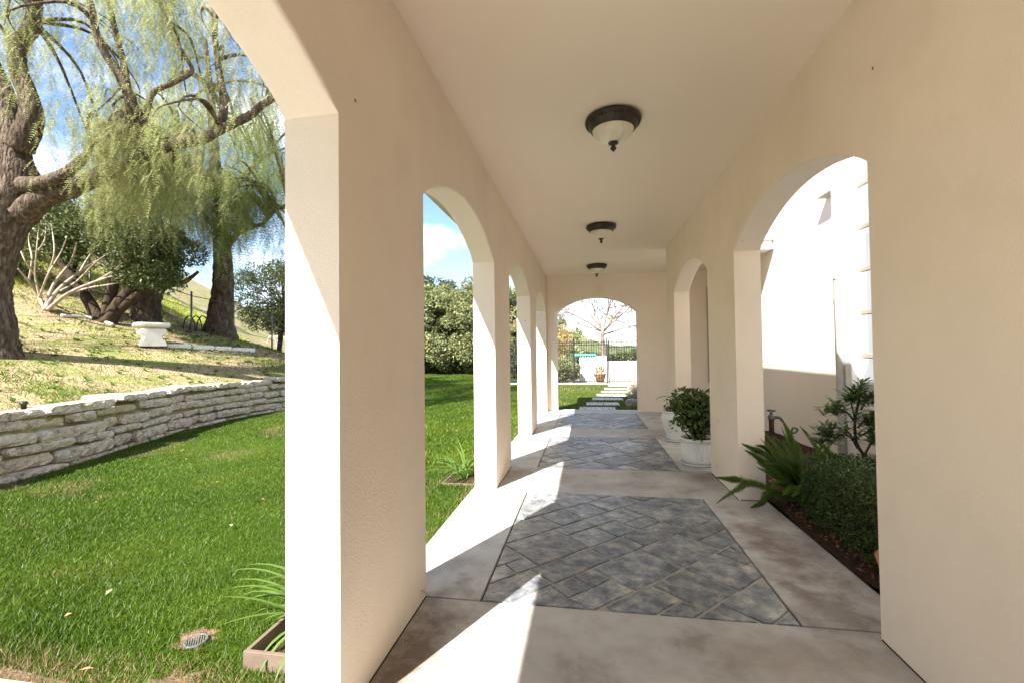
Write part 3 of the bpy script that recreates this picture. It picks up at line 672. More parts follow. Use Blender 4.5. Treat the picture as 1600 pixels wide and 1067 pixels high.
# bare pale branched shrub
bb = hit(68, 484); db = float((bb - np.array([0, 0, CAMH])) @ AF)
bs = empty('bare_shrub', bb); tag(bs, 'leafless shrub with many pale grey branches fanning upward', 'shrub')
tr = MB()
for pts in ([(68, 488), (62, 465), (45, 440), (28, 420)], [(62, 465), (55, 430), (57, 395), (60, 360)], [(62, 465), (75, 430), (95, 395), (105, 370)], [(72, 484), (90, 455), (125, 425), (165, 400), (185, 390)],
            [(76, 484), (105, 460), (150, 440), (190, 428)], [(70, 486), (84, 445), (110, 410), (120, 380)], [(45, 440), (50, 405), (45, 375), (52, 345)], [(55, 430), (38, 405), (28, 380)], [(95, 455), (120, 440), (150, 410), (172, 395)],
            [(75, 430), (85, 395), (80, 350)], [(125, 425), (140, 400), (165, 370), (225, 390)], [(150, 440), (175, 425), (205, 400), (245, 370)], [(57, 395), (70, 375), (72, 340)], [(105, 460), (140, 450), (170, 445), (200, 440)]):
    k = len(pts); p, r = trace(pts, [db + rs.uniform(-.5, .5) * (i > 0) for i in range(k)], [.065 - .05 * i / (k - 1) if pts[0][1] > 480 else .035 - .025 * i / (k - 1) for i in range(k)]); tr.tube([q - bb for q in p], r, 6, .05)
tr.build('branches', M['bark_pale'], bs, True)
# dark bush at the valley edge and shrubs on the fence line
q = hit(440, 546); bush_tree('shrub', dep(436, 540, 24), 4.6, 2.1, 46, 380, None, 'dense dark green bush at the foot of the garden fence', 'shrub', 'oak', 'bark_dark', (.12, .06), .1, .02, 'shrubs up the slope', 3, 11)
# scrub on the far ridge, one mass
cs = []; cr = []
for k in range(420):
    u = rs.uniform(.2, .72); v = rs.uniform(.05, 1) ; x, y, z = ridge(u, v); cs.append((x, y, z + .3)); cr.append(rs.uniform(.6, 1.8))
V, Fc = clump_leaves(cs, cr, 70, .7, .45); o = big('hill_scrub', V, Fc, M['olive']); o['kind'] = 'stuff'; o['label'] = 'low grey green scrub covering the far hillside'; o['category'] = 'scrub'

# trees at the end of the lawn
TL = 'trees closing the far end of the lawn'
for i, (x, y, h, rad, lf, lab) in enumerate(((-14.6, 32.5, 7.4, 3.0, 'olive', 'broad grey green tree at the lawn end, farthest toward the hillside'), (-10.6, 33.0, 7.0, 2.7, 'olive', 'broad grey green tree at the lawn end between its two neighbours'), (-7.6, 32.6, 7.5, 2.3, 'olive', 'taller grey green tree at the lawn end, next to the narrow arch opening'),
                                  (-4.4, 34.0, 6.8, 2.2, 'olive', 'grey green tree at the lawn end, closest to the iron fence'), (-12.4, 36.5, 8.0, 3.0, 'oak', 'darker tall tree standing behind the grey green lawn trees'))):
    bush_tree('leafy_tree', (x, y, LZ), h, rad, 120, 330, None, lab, 'tree', lf, 'bark_dark', (.19, .12), .16, -.12, TL, 2, 20 + i, .3)

# ------------------------------------------------------------------ rubble retaining wall
rw = empty('retaining_wall', (-7.2, 4.5, 0)); tag(rw, 'low dry stacked retaining wall of pale broken concrete slabs', 'wall')
RO = np.array([-7.2, 4.5, 0])
def rough_block(cx, L, Hh, Dp, yaw, rs_, top=False, pitch=0.):
    nx, ny, nz_ = max(4, int(L / .075)), 3, 3
    bm = bmesh.new(); idx = {}
    def vert(i, j, k):
        key = (i, j, k)
        if key not in idx:
            u, v, w = i / nx - .5, j / ny - .5, k / nz_ - .5
            tap = 1 - .12 * abs(w) * 2 - .1 * (abs(u) > .45)
            x = u * L * (1 - .05 * (abs(w) > .4)); y = v * Dp * (1 - .06 * (abs(w) > .4) * (1 if j == 0 or j == ny else 0)); z = w * Hh * (1 - rs_.uniform(.0, .22) * (abs(u) > .45) - (0 if top and w > 0 else .04 * (j == 0)))
            x += rs_.uniform(-.010, .010); y += rs_.uniform(-.015, .015) * (1 if j in (0, ny) else .3); z += rs_.uniform(-.008, .008) * (.35 if top and w > .4 else 1)
            idx[key] = bm.verts.new((x, y, z))
        return idx[key]
    for i in range(nx):
        for k in range(nz_):
            bm.faces.new((vert(i, 0, k), vert(i + 1, 0, k), vert(i + 1, 0, k + 1), vert(i, 0, k + 1))); bm.faces.new((vert(i + 1, ny, k), vert(i, ny, k), vert(i, ny, k + 1), vert(i + 1, ny, k + 1)))
        for j in range(ny):
            bm.faces.new((vert(i, j, nz_), vert(i + 1, j, nz_), vert(i + 1, j + 1, nz_), vert(i, j + 1, nz_))); bm.faces.new((vert(i + 1, j, 0), vert(i, j, 0), vert(i, j + 1, 0), vert(i + 1, j + 1, 0)))
    for j in range(ny):
        for k in range(nz_):
            bm.faces.new((vert(0, j + 1, k), vert(0, j, k), vert(0, j, k + 1), vert(0, j + 1, k + 1))); bm.faces.new((vert(nx, j, k), vert(nx, j + 1, k), vert(nx, j + 1, k + 1), vert(nx, j, k + 1)))
    me = bpy.data.meshes.new('stone'); bm.to_mesh(me); bm.free(); me.materials.append(M['stone'])
    o = bpy.data.objects.new('stone', me); o.location = Vector(cx - RO); o.rotation_euler = (rs_.uniform(-.03, .03), pitch, yaw); return link(o, rw)
rs2 = random.Random(3)
zc = -.12
for ci, hh in enumerate([.15, .19, .13, .18, .15, .14]):
    y = 1.6 + rs2.uniform(0, .4); top = ci == 5
    while y < 14.2:
        L = rs2.uniform(.6, 1.25) if top else rs2.choice([rs2.uniform(.3, .55), rs2.uniform(.6, 1.05), rs2.uniform(.6, 1.25)])
        yc = y + L / 2; x = float(wall_x(yc)); dx = float(wall_x(yc + .1) - wall_x(yc - .1)) / .2; yaw = math.atan2(1, dx)
        h_ = hh * rs2.uniform(.76, .94); dpth = rs2.uniform(.42, .62) if top else .34
        zz = zc + hh / 2 + rs2.uniform(-.012, .012) + (rs2.uniform(-.025, .065) if top else rs2.uniform(-.012, .012))
        off = -dpth / 2 + .02 + rs2.uniform(-.07, .07) + ci * -.012 + (rs2.uniform(0, .07) if top else 0)
        rough_block(np.array([x + off, yc, zz]), L - .014, h_, dpth, yaw + rs2.uniform(-.06, .06), rs2, top, rs2.uniform(-.045, .045))
        y += L
    zc += hh + .004

# ------------------------------------------------------------------ lawn grass, hillside grass, litter (stuff)
def blades(X, Y, Z, h, w, col, lean=.5):
    n = len(X); a = RNG.uniform(0, 6.28, n); b = RNG.uniform(0, 6.28, n); l_ = RNG.uniform(.1, lean, n) * h
    B = np.stack([X, Y, Z], 1); S = np.stack([np.cos(a), np.sin(a), np.zeros(n)], 1) * (w * .5)[:, None]
    T = B + np.stack([np.cos(b) * l_, np.sin(b) * l_, h], 1)
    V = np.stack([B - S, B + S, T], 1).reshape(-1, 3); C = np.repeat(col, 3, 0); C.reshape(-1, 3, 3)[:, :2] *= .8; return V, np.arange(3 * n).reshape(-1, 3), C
def lawn_col(x, y):
    n = len(x); a = fbm(x, y, 1.3, 21)[:, None]; c = np.array([.042, .10, .007]) * (1 - a) + np.array([.135, .195, .015]) * a
    c = c * RNG.uniform(.55, 1.5, (n, 1)) * (.78 + .5 * fbm(x, y, .5, 77)[:, None]); dry = np.clip((fbm(x, y, .9, 31) - .65) * 6, 0, 1) * .55
    edge = np.clip(1 - (y - 1.765) / .32, 0, 1) * (x > -6) * (y < 2.4) * .85 + np.clip(1 - (-1.25 - x) / .25, 0, 1) * .45
    dry = np.clip(dry + edge * (.4 + fbm(x, y, .3, 41)), 0, .95); pick = RNG.uniform(size=n) < dry
    c[pick] = np.array([.33, .25, .12]) * RNG.uniform(.6, 1.25, (pick.sum(), 1)); return c
NB = 620000
u = RNG.uniform(size=NB); yy = 1.74 + 12.8 * u ** 1.55; xx = -1.27 - (RNG.uniform(size=NB) ** 1.0) * 7.4
keep = xx > wall_x(yy) - .02
xx, yy = xx[keep], yy[keep]
edge = ((yy < 1.93) & (fbm(xx, yy, .25, 51) < .62) & (RNG.uniform(size=len(xx)) < .5)) | (np.hypot((xx + 2.12) / 1.3, yy - 2.21) < .055 + .05 * fbm(xx, yy, .06, 5)); xx, yy = xx[~edge], yy[~edge]
dist = np.hypot(xx, yy)
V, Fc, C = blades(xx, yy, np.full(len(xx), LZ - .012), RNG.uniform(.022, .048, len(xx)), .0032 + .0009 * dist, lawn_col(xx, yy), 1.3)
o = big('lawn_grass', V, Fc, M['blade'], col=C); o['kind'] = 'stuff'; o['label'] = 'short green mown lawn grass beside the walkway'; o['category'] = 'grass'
NB = 150000
yy = RNG.uniform(2.0, 33, NB) ** 1.0; xx = np.where(yy < 11.9, RNG.uniform(-4.5, -1.27, NB), RNG.uniform(-12, 5.8, NB))
keep = (yy > 11.9) | (yy > 6); xx, yy = xx[keep], yy[keep]
keep = ~((yy > 11.5) & (xx > -1.5 - 0) & (yy > 21.3)) & (xx > wall_x(yy) + .1); xx, yy = xx[keep], yy[keep]
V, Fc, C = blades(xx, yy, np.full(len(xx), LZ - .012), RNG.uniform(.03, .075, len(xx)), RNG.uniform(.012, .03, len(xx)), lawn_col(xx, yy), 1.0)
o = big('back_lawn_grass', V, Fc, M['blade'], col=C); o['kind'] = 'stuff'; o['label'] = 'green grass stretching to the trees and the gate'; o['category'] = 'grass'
# dry slope: short straw, green tufts
NB = 170000
t_ = RNG.uniform(size=NB) ** 1.4 * 16; yy = RNG.uniform(0, 26, NB); xx = wall_x(yy) - .15 - t_; dist = np.hypot(xx, yy)
g_ = fbm(xx, yy, 1.6, 61); up = np.clip((t_ - 6.5) / 3, 0, 1) * .55
green = RNG.uniform(size=NB) < np.clip((g_ - .47) * 4 + up * 1.4, .10, .95)
col = np.where(green[:, None], np.array([.16, .20, .035]) * (1 - up[:, None]) + np.array([.36, .40, .07]) * up[:, None] * 1.6, np.array([.40, .33, .19])) * RNG.uniform(.6, 1.3, (NB, 1))
hh = np.where(green, RNG.uniform(.03, .09, NB), RNG.uniform(.015, .05, NB)) * (1 + up * 2.2)
V, Fc, C = blades(xx, yy, terrain(xx, yy) - .01, hh, .005 + .0013 * dist, col, 1.6)
o = big('slope_grass', V, Fc, M['blade'], col=C); o['kind'] = 'stuff'; o['label'] = 'sparse dry grass with green weed patches on the slope'; o['category'] = 'grass'
NW = 420
yy = RNG.uniform(2, 18, NW); t_ = RNG.uniform(.2, 7, NW); xx = wall_x(yy) - t_; k = np.repeat(np.arange(NW), 9)
B = np.stack([xx, yy, terrain(xx, yy) + .005], 1)[k]; az = RNG.uniform(0, 6.28, len(k)); D = np.stack([np.cos(az), np.sin(az), RNG.uniform(.15, .9, len(k))], 1)
V, Fc = leaves(B, D, RNG.uniform(.05, .13, len(k)), RNG.uniform(.025, .05, len(k)), np.tile([0, 0, 1.], (len(k), 1)))
o = big('slope_weeds', V, Fc, M['lily']); o['kind'] = 'stuff'; o['label'] = 'small broad leaved weeds scattered on the slope'; o['category'] = 'weeds'
# fallen leaves
n = 46; xx = RNG.uniform(-6.8, -1.5, n); yy = RNG.uniform(1.85, 9, n); kk = xx > wall_x(yy) + .1; xx, yy = xx[kk], yy[kk]; n = len(xx)
az = RNG.uniform(0, 6.28, n); V, Fc = leaves(np.stack([xx, yy, np.full(n, LZ + .045)], 1), np.stack([np.cos(az), np.sin(az), RNG.uniform(-.2, .3, n)], 1), RNG.uniform(.03, .075, n), RNG.uniform(.015, .03, n), np.tile([0, 0, 1.], (n, 1)))
o = big('fallen_leaves', V, Fc, M['litter']); o['kind'] = 'stuff'; o['label'] = 'dry fallen leaves scattered on the lawn'; o['category'] = 'leaves'
n = 2600; t_ = RNG.uniform(.1, 9, n); yy = RNG.uniform(2, 17, n); xx = wall_x(yy) - .1 - t_; az = RNG.uniform(0, 6.28, n)
V, Fc = leaves(np.stack([xx, yy, terrain(xx, yy) + .012], 1), np.stack([np.cos(az), np.sin(az), RNG.uniform(-.3, .5, n)], 1), RNG.uniform(.03, .08, n), RNG.uniform(.015, .03, n), np.tile([0, 0, 1.], (n, 1)))
o = big('slope_litter', V, Fc, M['litter']); o['kind'] = 'stuff'; o['label'] = 'dry leaf litter lying on the slope'; o['category'] = 'leaves'

# ------------------------------------------------------------------ things on the slope
q = hit(238, 541); d = float((q - np.array([0, 0, CAMH])) @ AF); s = d / F
ben = empty('stone_bench', q); ben.rotation_euler = (0, 0, R(53)); tag(ben, 'white weathered stone garden bench with scrolled pedestal legs', 'bench')
w_ = 29 * s; hgt = 37 * s
prof = [(-1, .0), (-.94, .25), (-.86, .6), (-.80, .9), (-.72, 1)]
def scroll_leg(yc, th):
    out = [(-.70, 0), (-.72, .10), (-.66, .14), (-.66, .24), (-.52, .30), (-.44, .42), (-.46, .54), (-.62, .62), (-.72, .72), (-.70, .84), (-.60, .90)]
    pts = [(x * w_ * .82, z * (hgt * .80)) for x, z in out]; full = pts + [(-x, z) for x, z in pts[::-1]]; n = len(full)
    v = [(x, yc - th, z) for x, z in full] + [(x, yc + th, z) for x, z in full]
    f = [tuple(range(n)), tuple(range(2 * n - 1, n - 1, -1))] + [(i, n + i, n + (i + 1) % n, (i + 1) % n) for i in range(n)]
    return MB().add(v, f).build('leg', M['bench'], ben, bevel=.01)
scroll_leg(-.16, .10); scroll_leg(.64, .10)
tp = MB(); v = []; n = 40; bt = hgt * .80
for z, k in ((bt, .93), (bt + .03, 1.0), (bt + .09, 1.0), (bt + .12, .95)):
    for i in range(n):
        a = 2 * math.pi * i / n; ca, sa = math.cos(a), math.sin(a); e = .55
        v.append((math.copysign(abs(ca) ** e, ca) * w_ * .8 * k, .25 + math.copysign(abs(sa) ** e, sa) * .56 * k, z))
f = [(k * n + i, k * n + (i + 1) % n, (k + 1) * n + (i + 1) % n, (k + 1) * n + i) for k in range(3) for i in range(n)] + [tuple(range(n))[::-1], tuple(range(3 * n, 4 * n))]
tp.add(v, f).build('seat', M['bench'], ben, True)
# flat edging stones in front of the upright pepper tree
for i, (xa, ya, xb, yb) in enumerate(((258, 541, 296, 543), (297, 543, 330, 545), (331, 545, 358, 546), (359, 546, 396, 549))):
    a = hit(xa, ya); b = hit(xb, yb); c = (a + b) / 2; dv = b - a; ang = math.atan2(dv[1], dv[0]); L = float(np.linalg.norm(dv[:2]))
    o = rough_block(c, L - .02, .15, .34, ang, rs2, True); o.parent = None; o.name = 'edging_stone'; o.data.materials.clear(); o.data.materials.append(M['bench']); o.location = c + np.array([0, 0, .01]); o.rotation_euler = (.01, .02 * i - .02, ang)
    tag(o, ['pale flat edging stone nearest the bench leg', 'pale flat edging stone second from the bench', 'short pale flat edging stone third from the bench', 'long pale flat edging stone at the end away from the bench'][i], 'stone', 'flat edging stones beside the bench')
# pale pipe lying on the slope
pp = [hit(x, y) + np.array([0, 0, .05]) for x, y in ((96, 496), (112, 497), (130, 498), (148, 501), (162, 505), (176, 510))]
p, r = smooth_path(pp, [.045] * 6, 4); o = MB().tube([v - p[0] for v in p], r, 8).build('garden_pipe', M['bench'], None, True); o.location = p[0]; tag(o, 'pale curved pipe lying on the slope below the oak trunks', 'pipe')
# wire fence
fe = empty('wire_fence', hit(299, 522)); f0 = np.array(fe.location); tag(fe, 'thin wire fence on slender metal posts running down the hillside', 'fence')
tops = []
for (px, py, tall) in ((32, 432, 1.3), (140, 470, 1.3), (230, 497, 1.3), (299, 521, 1.45), (365, 534, 1.45), (425, 548, 1.4), (470, 556, 1.4)):
    b = hit(px, py); MB().tube([b - f0 + (0, 0, -.2), b - f0 + (0, 0, tall)], .03, 8).build('post', M['steel'], fe, True); tops.append(b - f0)
for hgt_ in (1.3, .85, .4):
    o = MB().tube([t + np.array([0, 0, hgt_]) for t in tops], .008 if hgt_ < 1.2 else .014, 5).build('wire', M['steel'], fe)
# hoop trellises
for px, py, wpx, lab in ((306, 519, 22, 'rusty wire hoop trellis between the fence post and pepper trunk'), (432, 545, 18, 'pale bent wire hoop at the end of the edging stones')):
    b = hit(px, py); d = float((b - np.array([0, 0, CAMH])) @ AF); w_ = wpx * d / F; t = empty('wire_hoop', b); tag(t, lab, 'trellis', 'garden wire hoops')
    for k in (-1, 0, 1):
        pts = [(k * w_ * .45 + w_ * .5 * math.cos(a), .05 * k, w_ * 1.1 * math.sin(a) + .02) for a in np.linspace(0, math.pi, 16)]
        MB().tube(pts, .02, 6).build('hoop', M['bark_dark' if px < 400 else 'bench'], t, True)
# sprinkler and stone on wall top
b = hit(37, 640); o = MB().lathe([(.030, -.05), (.030, .07), (.045, .075), (.048, .10), (.03, .12)], 14).build('sprinkler_head', M['plastic'], None, True); o.location = b; tag(o, 'small black sprinkler head on the soil above the stone wall', 'sprinkler')
b = hit(196, 621)
o = rough_block(np.array(b) + (0, 0, .03), .16, .09, .12, .3, rs2); o.parent = None; o.name = 'loose_stone'; o.location = b + np.array([0, 0, .03]); tag(o, 'small brown loose stone lying behind the wall cap', 'stone')

# ------------------------------------------------------------------ lawn edge: drain grate, edged lily beds
gr = empty('drain_grate', (-2.1, 2.17, LZ + .014)); gr.scale = (.5, .5, .6); gr.rotation_euler = (R(2), R(-2), R(38)); tag(gr, 'rounded grey slotted drain grate set in the lawn', 'drain')
MB().lathe([(.115, -.02), (.115, .004), (.108, .009), (.098, .009), (.095, -.004)], 28, caps=False).build('frame', M['steel'], gr, True)
for k in range(-4, 5):
    x = k * .022; hw = math.sqrt(max(.0, .098 ** 2 - x * x)); MB().box((x - .0055, -hw, -.008), (x + .0055, hw, .006)).build('slat', M['steel'], gr)
MB().lathe([(.001, -.04), (.10, -.04)], 20, caps=False).build('sump', M['mulch'], gr)
def soil_patch(name, cx, cy, r0, seed):
    v = [(cx, cy, LZ + .022)]; n = 36
    for k in range(n):
        a = 2 * math.pi * k / n; r = r0 * (.55 + .9 * float(vnoise(3 * math.cos(a) + 9, 3 * math.sin(a) + seed, 1.0, seed))); v.append((cx + 1.3 * r * math.cos(a), cy + r * math.sin(a), LZ - .002))
    return structure(obj(name, v, [(0, k + 1, (k + 1) % n + 1) for k in range(n)], M['soil'], None, True))
soil_patch('bare_soil', -2.13, 2.20, .085, 3); soil_patch('bare_soil', -1.95, 1.86, .12, 5)
ve = [-8 + .05 * i for i in range(134)]
structure(obj('bare_soil', [(x, 1.762, LZ + .012) for x in ve] + [(x, 1.785 + .09 * float(fbm(x, 2, .4, 33)), LZ + .012) for x in ve], [(i, i + 1, 135 + i, 134 + i) for i in range(133)], M['soil']))
def strap_plant(base, nl, lmin, lmax, wid, label, seed):
    rs_ = random.Random(seed); t = empty('lily_plant', base); tag(t, label, 'plant', 'strap leaved lilies by the columns')
    for k in range(nl):
        a = rs_.uniform(0, 6.28); L = rs_.uniform(lmin, lmax); e = rs_.uniform(.75, 1.4); bend = rs_.uniform(.8, 2.3); n = 9; v = []; f = []
        ox, oy = rs_.uniform(-.07, .07), rs_.uniform(-.07, .07); x = z = 0; th = e
        S = (-math.sin(a), math.cos(a))
        for i in range(n + 1):
            s_ = i / n; wv = wid * (.6 + .5 * math.sin(min(1, s_ * 1.6) * 1.57)) * (1 - s_ ** 3) + .001
            for sg, dz in ((-1, .25), (0, 0), (1, .25)): v.append((ox + math.cos(a) * x + S[0] * wv * sg * .5, oy + math.sin(a) * x + S[1] * wv * sg * .5, z + dz * wv))
            x += math.cos(th) * L / n; z += math.sin(th) * L / n; th -= bend / n
        for i in range(n): f += [(3 * i, 3 * i + 1, 3 * i + 4, 3 * i + 3), (3 * i + 1, 3 * i + 2, 3 * i + 5, 3 * i + 4)]
        obj('leaf', v, f, M['lily'], t, True)
    return t
def edged_bed(x0, x1, y0, y1, label, bh=.085):
    t = empty('bed_edging', (x0, y0, LZ)); tag(t, label, 'edging', 'timber edged beds by the columns')
    for a, b in (((0, 0, -.03), (x1 - x0, .022, bh)), ((0, .0225, -.03), (.022, y1 - y0, bh)), ((.0225, y1 - y0 - .022, -.03), (x1 - x0, y1 - y0, bh))):
        MB().box(a, b).build('board', M['timber'], t, bevel=.003)
    MB().box((.023, .0235, -.05), (x1 - x0, y1 - y0 - .0235, .012)).build('soil', M['mulch'], t)
edged_bed(-1.70, -1.275, 2.03, 2.62, 'brown timber edged bed at the foot of the column by the drain')
edged_bed(-1.72, -1.275, 5.18, 5.72, 'low timber edged bed at the foot of the next column', .015)
strap_plant((-1.44, 2.38, LZ + .01), 58, .36, .74, .024, 'strap leaved lily clump by the drain grate', 1)
strap_plant((-1.52, 5.42, LZ + .01), 40, .32, .60, .022, 'strap leaved lily clump at the foot of the second column', 2)

# ------------------------------------------------------------------ potted plants
def pot_plant(loc, kind, label):
    t = empty('potted_plant', loc); tag(t, label, 'potted plant', 'white potted plants')
    if kind == 'fluted':
        MB().lathe([(.17, .02), (.195, .022), (.205, .06), (.212, .30)], 144, flute=.02, fl_n=36, caps=True).build('pot', M['ceramic'], t, True)
        MB().lathe([(.205, .298), (.222, .30), (.226, .325), (.222, .345), (.207, .345), (.200, .30)], 48, caps=False).build('rim', M['ceramic'], t, True)
        MB().lathe([(.15, 0), (.225, .002), (.24, .028), (.232, .03), (.215, .014)], 48, caps=False).build('saucer', M['ceramic'], t, True)
        MB().lathe([(.001, .31), (.21, .305)], 24, caps=False).build('soil', M['mulch'], t)
        st = MB(); cs = []; cr = []
        for k in range(52):
            a = random.uniform(0, 6.28); rr_ = random.uniform(.04, .30); z = random.uniform(.46, .92) - .35 * max(0, rr_ - .15)
            c = np.array([math.cos(a) * rr_, math.sin(a) * rr_, z]); p, r = smooth_path([(math.cos(a) * .04, math.sin(a) * .04, .3), (c[0] * .5, c[1] * .5, z * .72), c], [.014, .010, .005], 3); st.tube(p, r, 6); cs.append(c); cr.append(.10)
        st.build('stems', M['bark_dark'], t, True)
        V, Fc = clump_leaves(cs, cr, 46, .062, .036, .9, .6); big('foliage', V, Fc, M['jade'], t)
    else:
        MB().lathe([(.13, .02), (.165, .022), (.17, .06), (.20, .16), (.235, .27), (.248, .35), (.243, .41), (.222, .45), (.215, .462), (.232, .47), (.236, .487), (.226, .495), (.208, .49), (.20, .44)], 64, caps=False).build('pot', M['ceramic'], t, True)
        MB().lathe([(.12, 0), (.205, .002), (.225, .03), (.217, .032), (.195, .014)], 48, caps=False).build('saucer', M['ceramic'], t, True)
        MB().lathe([(.001, .45), (.21, .445)], 24, caps=False).build('soil', M['mulch'], t)
        st = MB(); cs = []; cr = []
        for k in range(12):
            a = random.uniform(0, 6.28); rr_ = random.uniform(.03, .17); z = random.uniform(.52, .70); c = np.array([math.cos(a) * rr_, math.sin(a) * rr_, z]); st.tube([(c[0] * .3, c[1] * .3, .44), c], [.01, .006], 6); cs.append(c); cr.append(.075)
        st.build('stems', M['bark_dark'], t, True)
        V, Fc = clump_leaves(cs, cr, 44, .06, .032, .9, .6); big('foliage', V, Fc, M['jade'], t)
        for k, (a, L) in enumerate(((3.3, .42), (3.0, .26), (1.2, .3), (5.2, .28), (.2, .3), (4.3, .25))):
            v = []; f = []; x = 0; z = .58; th = 1.1; n = 8
            for i in range(n + 1):
                s_ = i / n; wv = .05 * math.sin(max(.08, s_) * math.pi * .97) + .003
                for sg in (-1, 0, 1): v.append((math.cos(a) * x - math.sin(a) * wv * sg * .5, math.sin(a) * x + math.cos(a) * wv * sg * .5, z + abs(sg) * .008))
                x += math.cos(th) * L / n; z += math.sin(th) * L / n; th -= 1.9 / n
            for i in range(n): f += [(3 * i, 3 * i + 1, 3 * i + 4, 3 * i + 3), (3 * i + 1, 3 * i + 2, 3 * i + 5, 3 * i + 4)]
            obj('leaf', v, f, M['lily'], t, True)
    return t
pot_plant((1.425, 6.36, 0.001), 'fluted', 'bushy green plant in a fluted white cylinder pot with saucer')
pot_plant((1.455, 7.93, 0.001), 'urn', 'leafy plant in a rounded white urn pot with saucer')

# ------------------------------------------------------------------ right bed: hedge, foxtail fern, shrub, hose tap
hg = empty('boxwood_hedge', (2.2, 3.6, 0)); tag(hg, 'clipped dark green boxwood hedge beside the walkway', 'hedge')
hx, hy, hz = (1.86, 2.62), (2.3, 4.42), .565
n = 26000
fsel = RNG.uniform(size=n); x = RNG.uniform(hx[0], hx[1], n); y = RNG.uniform(hy[0], hy[1], n); z = RNG.uniform(.04, hz, n); nrm = np.zeros((n, 3))
k = fsel < .36; x[k] = hx[0]; nrm[k] = (-1, 0, 0)
k = (fsel >= .36) & (fsel < .70); z[k] = hz; nrm[k] = (0, 0, 1)
k = (fsel >= .70) & (fsel < .86); y[k] = hy[1]; nrm[k] = (0, 1, 0)
k = fsel >= .86; y[k] = hy[0]; nrm[k] = (0, -1, 0)
dep_ = (RNG.uniform(size=n) ** 1.6 * .09 - .03 * fbm(x * 3 + z * 2, y * 3 + z, .5, 71) - .0)[:, None]
P = np.stack([x, y, z], 1) - nrm * dep_; rnd_ = np.clip((P[:, 2] - hz + .07) / .07, 0, 1); P[:, 0] += rnd_ ** 2 * .04 * (x < hx[0] + .1)
V, Fc = leaves(P - np.array([2.2, 3.6, 0]), nrm * .8 + rand_dir(n) * .9, RNG.uniform(.014, .028, n), RNG.uniform(.009, .016, n), unit(nrm * .5 + rand_dir(n)))
big('foliage', V, Fc, M['boxwood'], hg)
MB().box((hx[0] + .09 - 2.2, hy[0] + .09 - 3.6, .12), (hx[1] - .05 - 2.2, hy[1] - .09 - 3.6, hz - .09)).build('dark_core', M['mulch'], hg)  # added dark box for the hedge's shaded inside, no branches modelled
tr = MB()
for k in range(22):
    bx_, by_ = random.uniform(hx[0] + .1, hx[1] - .1) - 2.2, random.uniform(hy[0] + .1, hy[1] - .1) - 3.6; tr.tube([(bx_, by_, .0), (bx_ + random.uniform(-.05, .05), by_ + random.uniform(-.05, .05), .2)], .012, 6)
tr.build('stems', M['bark_dark'], hg)

fo = np.array([2.02, 4.72, .05]); fn = empty('foxtail_fern', fo); tag(fn, 'foxtail fern with bushy green plumes spilling over the slab edge', 'fern')
def plume(pts, rad=.046, nn=3000):
    p, r = smooth_path(pts, [0] * len(pts), 8); p = np.array(p); m = len(p)
    st = MB().tube(p, [.006 * (1 - .6 * i / m) for i in range(m)], 5)
    s = RNG.uniform(.10, 1, nn); i = np.minimum((s * (m - 1)).astype(int), m - 2); fr = s * (m - 1) - i
    C = p[i] * (1 - fr)[:, None] + p[i + 1] * fr[:, None]; T = unit(p[i + 1] - p[i]); d = rand_dir(nn); d = unit(d - T * (d * T).sum(1, keepdims=True))
    tap = rad * np.clip(np.minimum(s / .25, 1) ** .5 * (1 - np.clip((s - .35) / .65, 0, 1) ** 1.6) , .05, 1) * RNG.uniform(.7, 1.15, nn)
    tip = C + d * tap[:, None] + T * (tap * .7)[:, None]; mid = C + d * (tap * RNG.uniform(.15, .6, nn))[:, None]
    S = unit(np.cross(d, T)) * .0016
    V = np.stack([mid - S, mid + S, tip], 1).reshape(-1, 3); return st, V
plumes = [[(1190, 775), (1165, 752), (1140, 748), (1118, 745)], [(1200, 770), (1180, 755), (1150, 765), (1118, 790)], [(1225, 775), (1205, 770), (1190, 785), (1172, 800)],
          [(1225, 760), (1205, 735), (1185, 715), (1163, 702)], [(1225, 755), (1200, 715), (1178, 702), (1158, 692)], [(1230, 750), (1210, 715), (1200, 700), (1180, 695)],
          [(1235, 745), (1225, 710), (1215, 690), (1205, 680)], [(1245, 745), (1240, 700), (1232, 675), (1222, 655)], [(1255, 745), (1290, 730), (1270, 690), (1250, 665)], [(1260, 745), (1305, 735), (1290, 700), (1262, 680)],
          [(1240, 760), (1222, 735), (1205, 728), (1182, 722)], [(1245, 750), (1250, 715), (1240, 690), (1225, 690)]]
ys0 = [4.76, 4.74, 4.66, 4.76, 4.8, 4.8, 5.0, 4.9, 4.75, 4.7, 4.75, 5.1]
ys1 = [4.68, 4.58, 4.5, 4.66, 4.72, 4.76, 5.1, 5.05, 4.85, 4.75, 4.6, 5.3]
for k in range(44):
    a = random.uniform(0, 6.28); L = random.uniform(.45, .80); e = random.uniform(.2, 1.2)
    tip = fo + np.array([math.cos(a) * math.cos(e) * L, math.sin(a) * math.cos(e) * L, max(.03, math.sin(e) * L)]); m1 = fo + (tip - fo) * .5 + np.array([0, 0, .12 * L]); tip[0] = max(tip[0], 1.62)
    st, V = plume([q - fo for q in (fo, fo + (m1 - fo) * .5 + np.array([0, 0, .06 * L]), m1, tip)], .042, 2600); o = st.build('plume', M['fernleaf'], fn); big('needles', V, np.arange(len(V)).reshape(-1, 3), M['fernleaf'], o)
VV = []
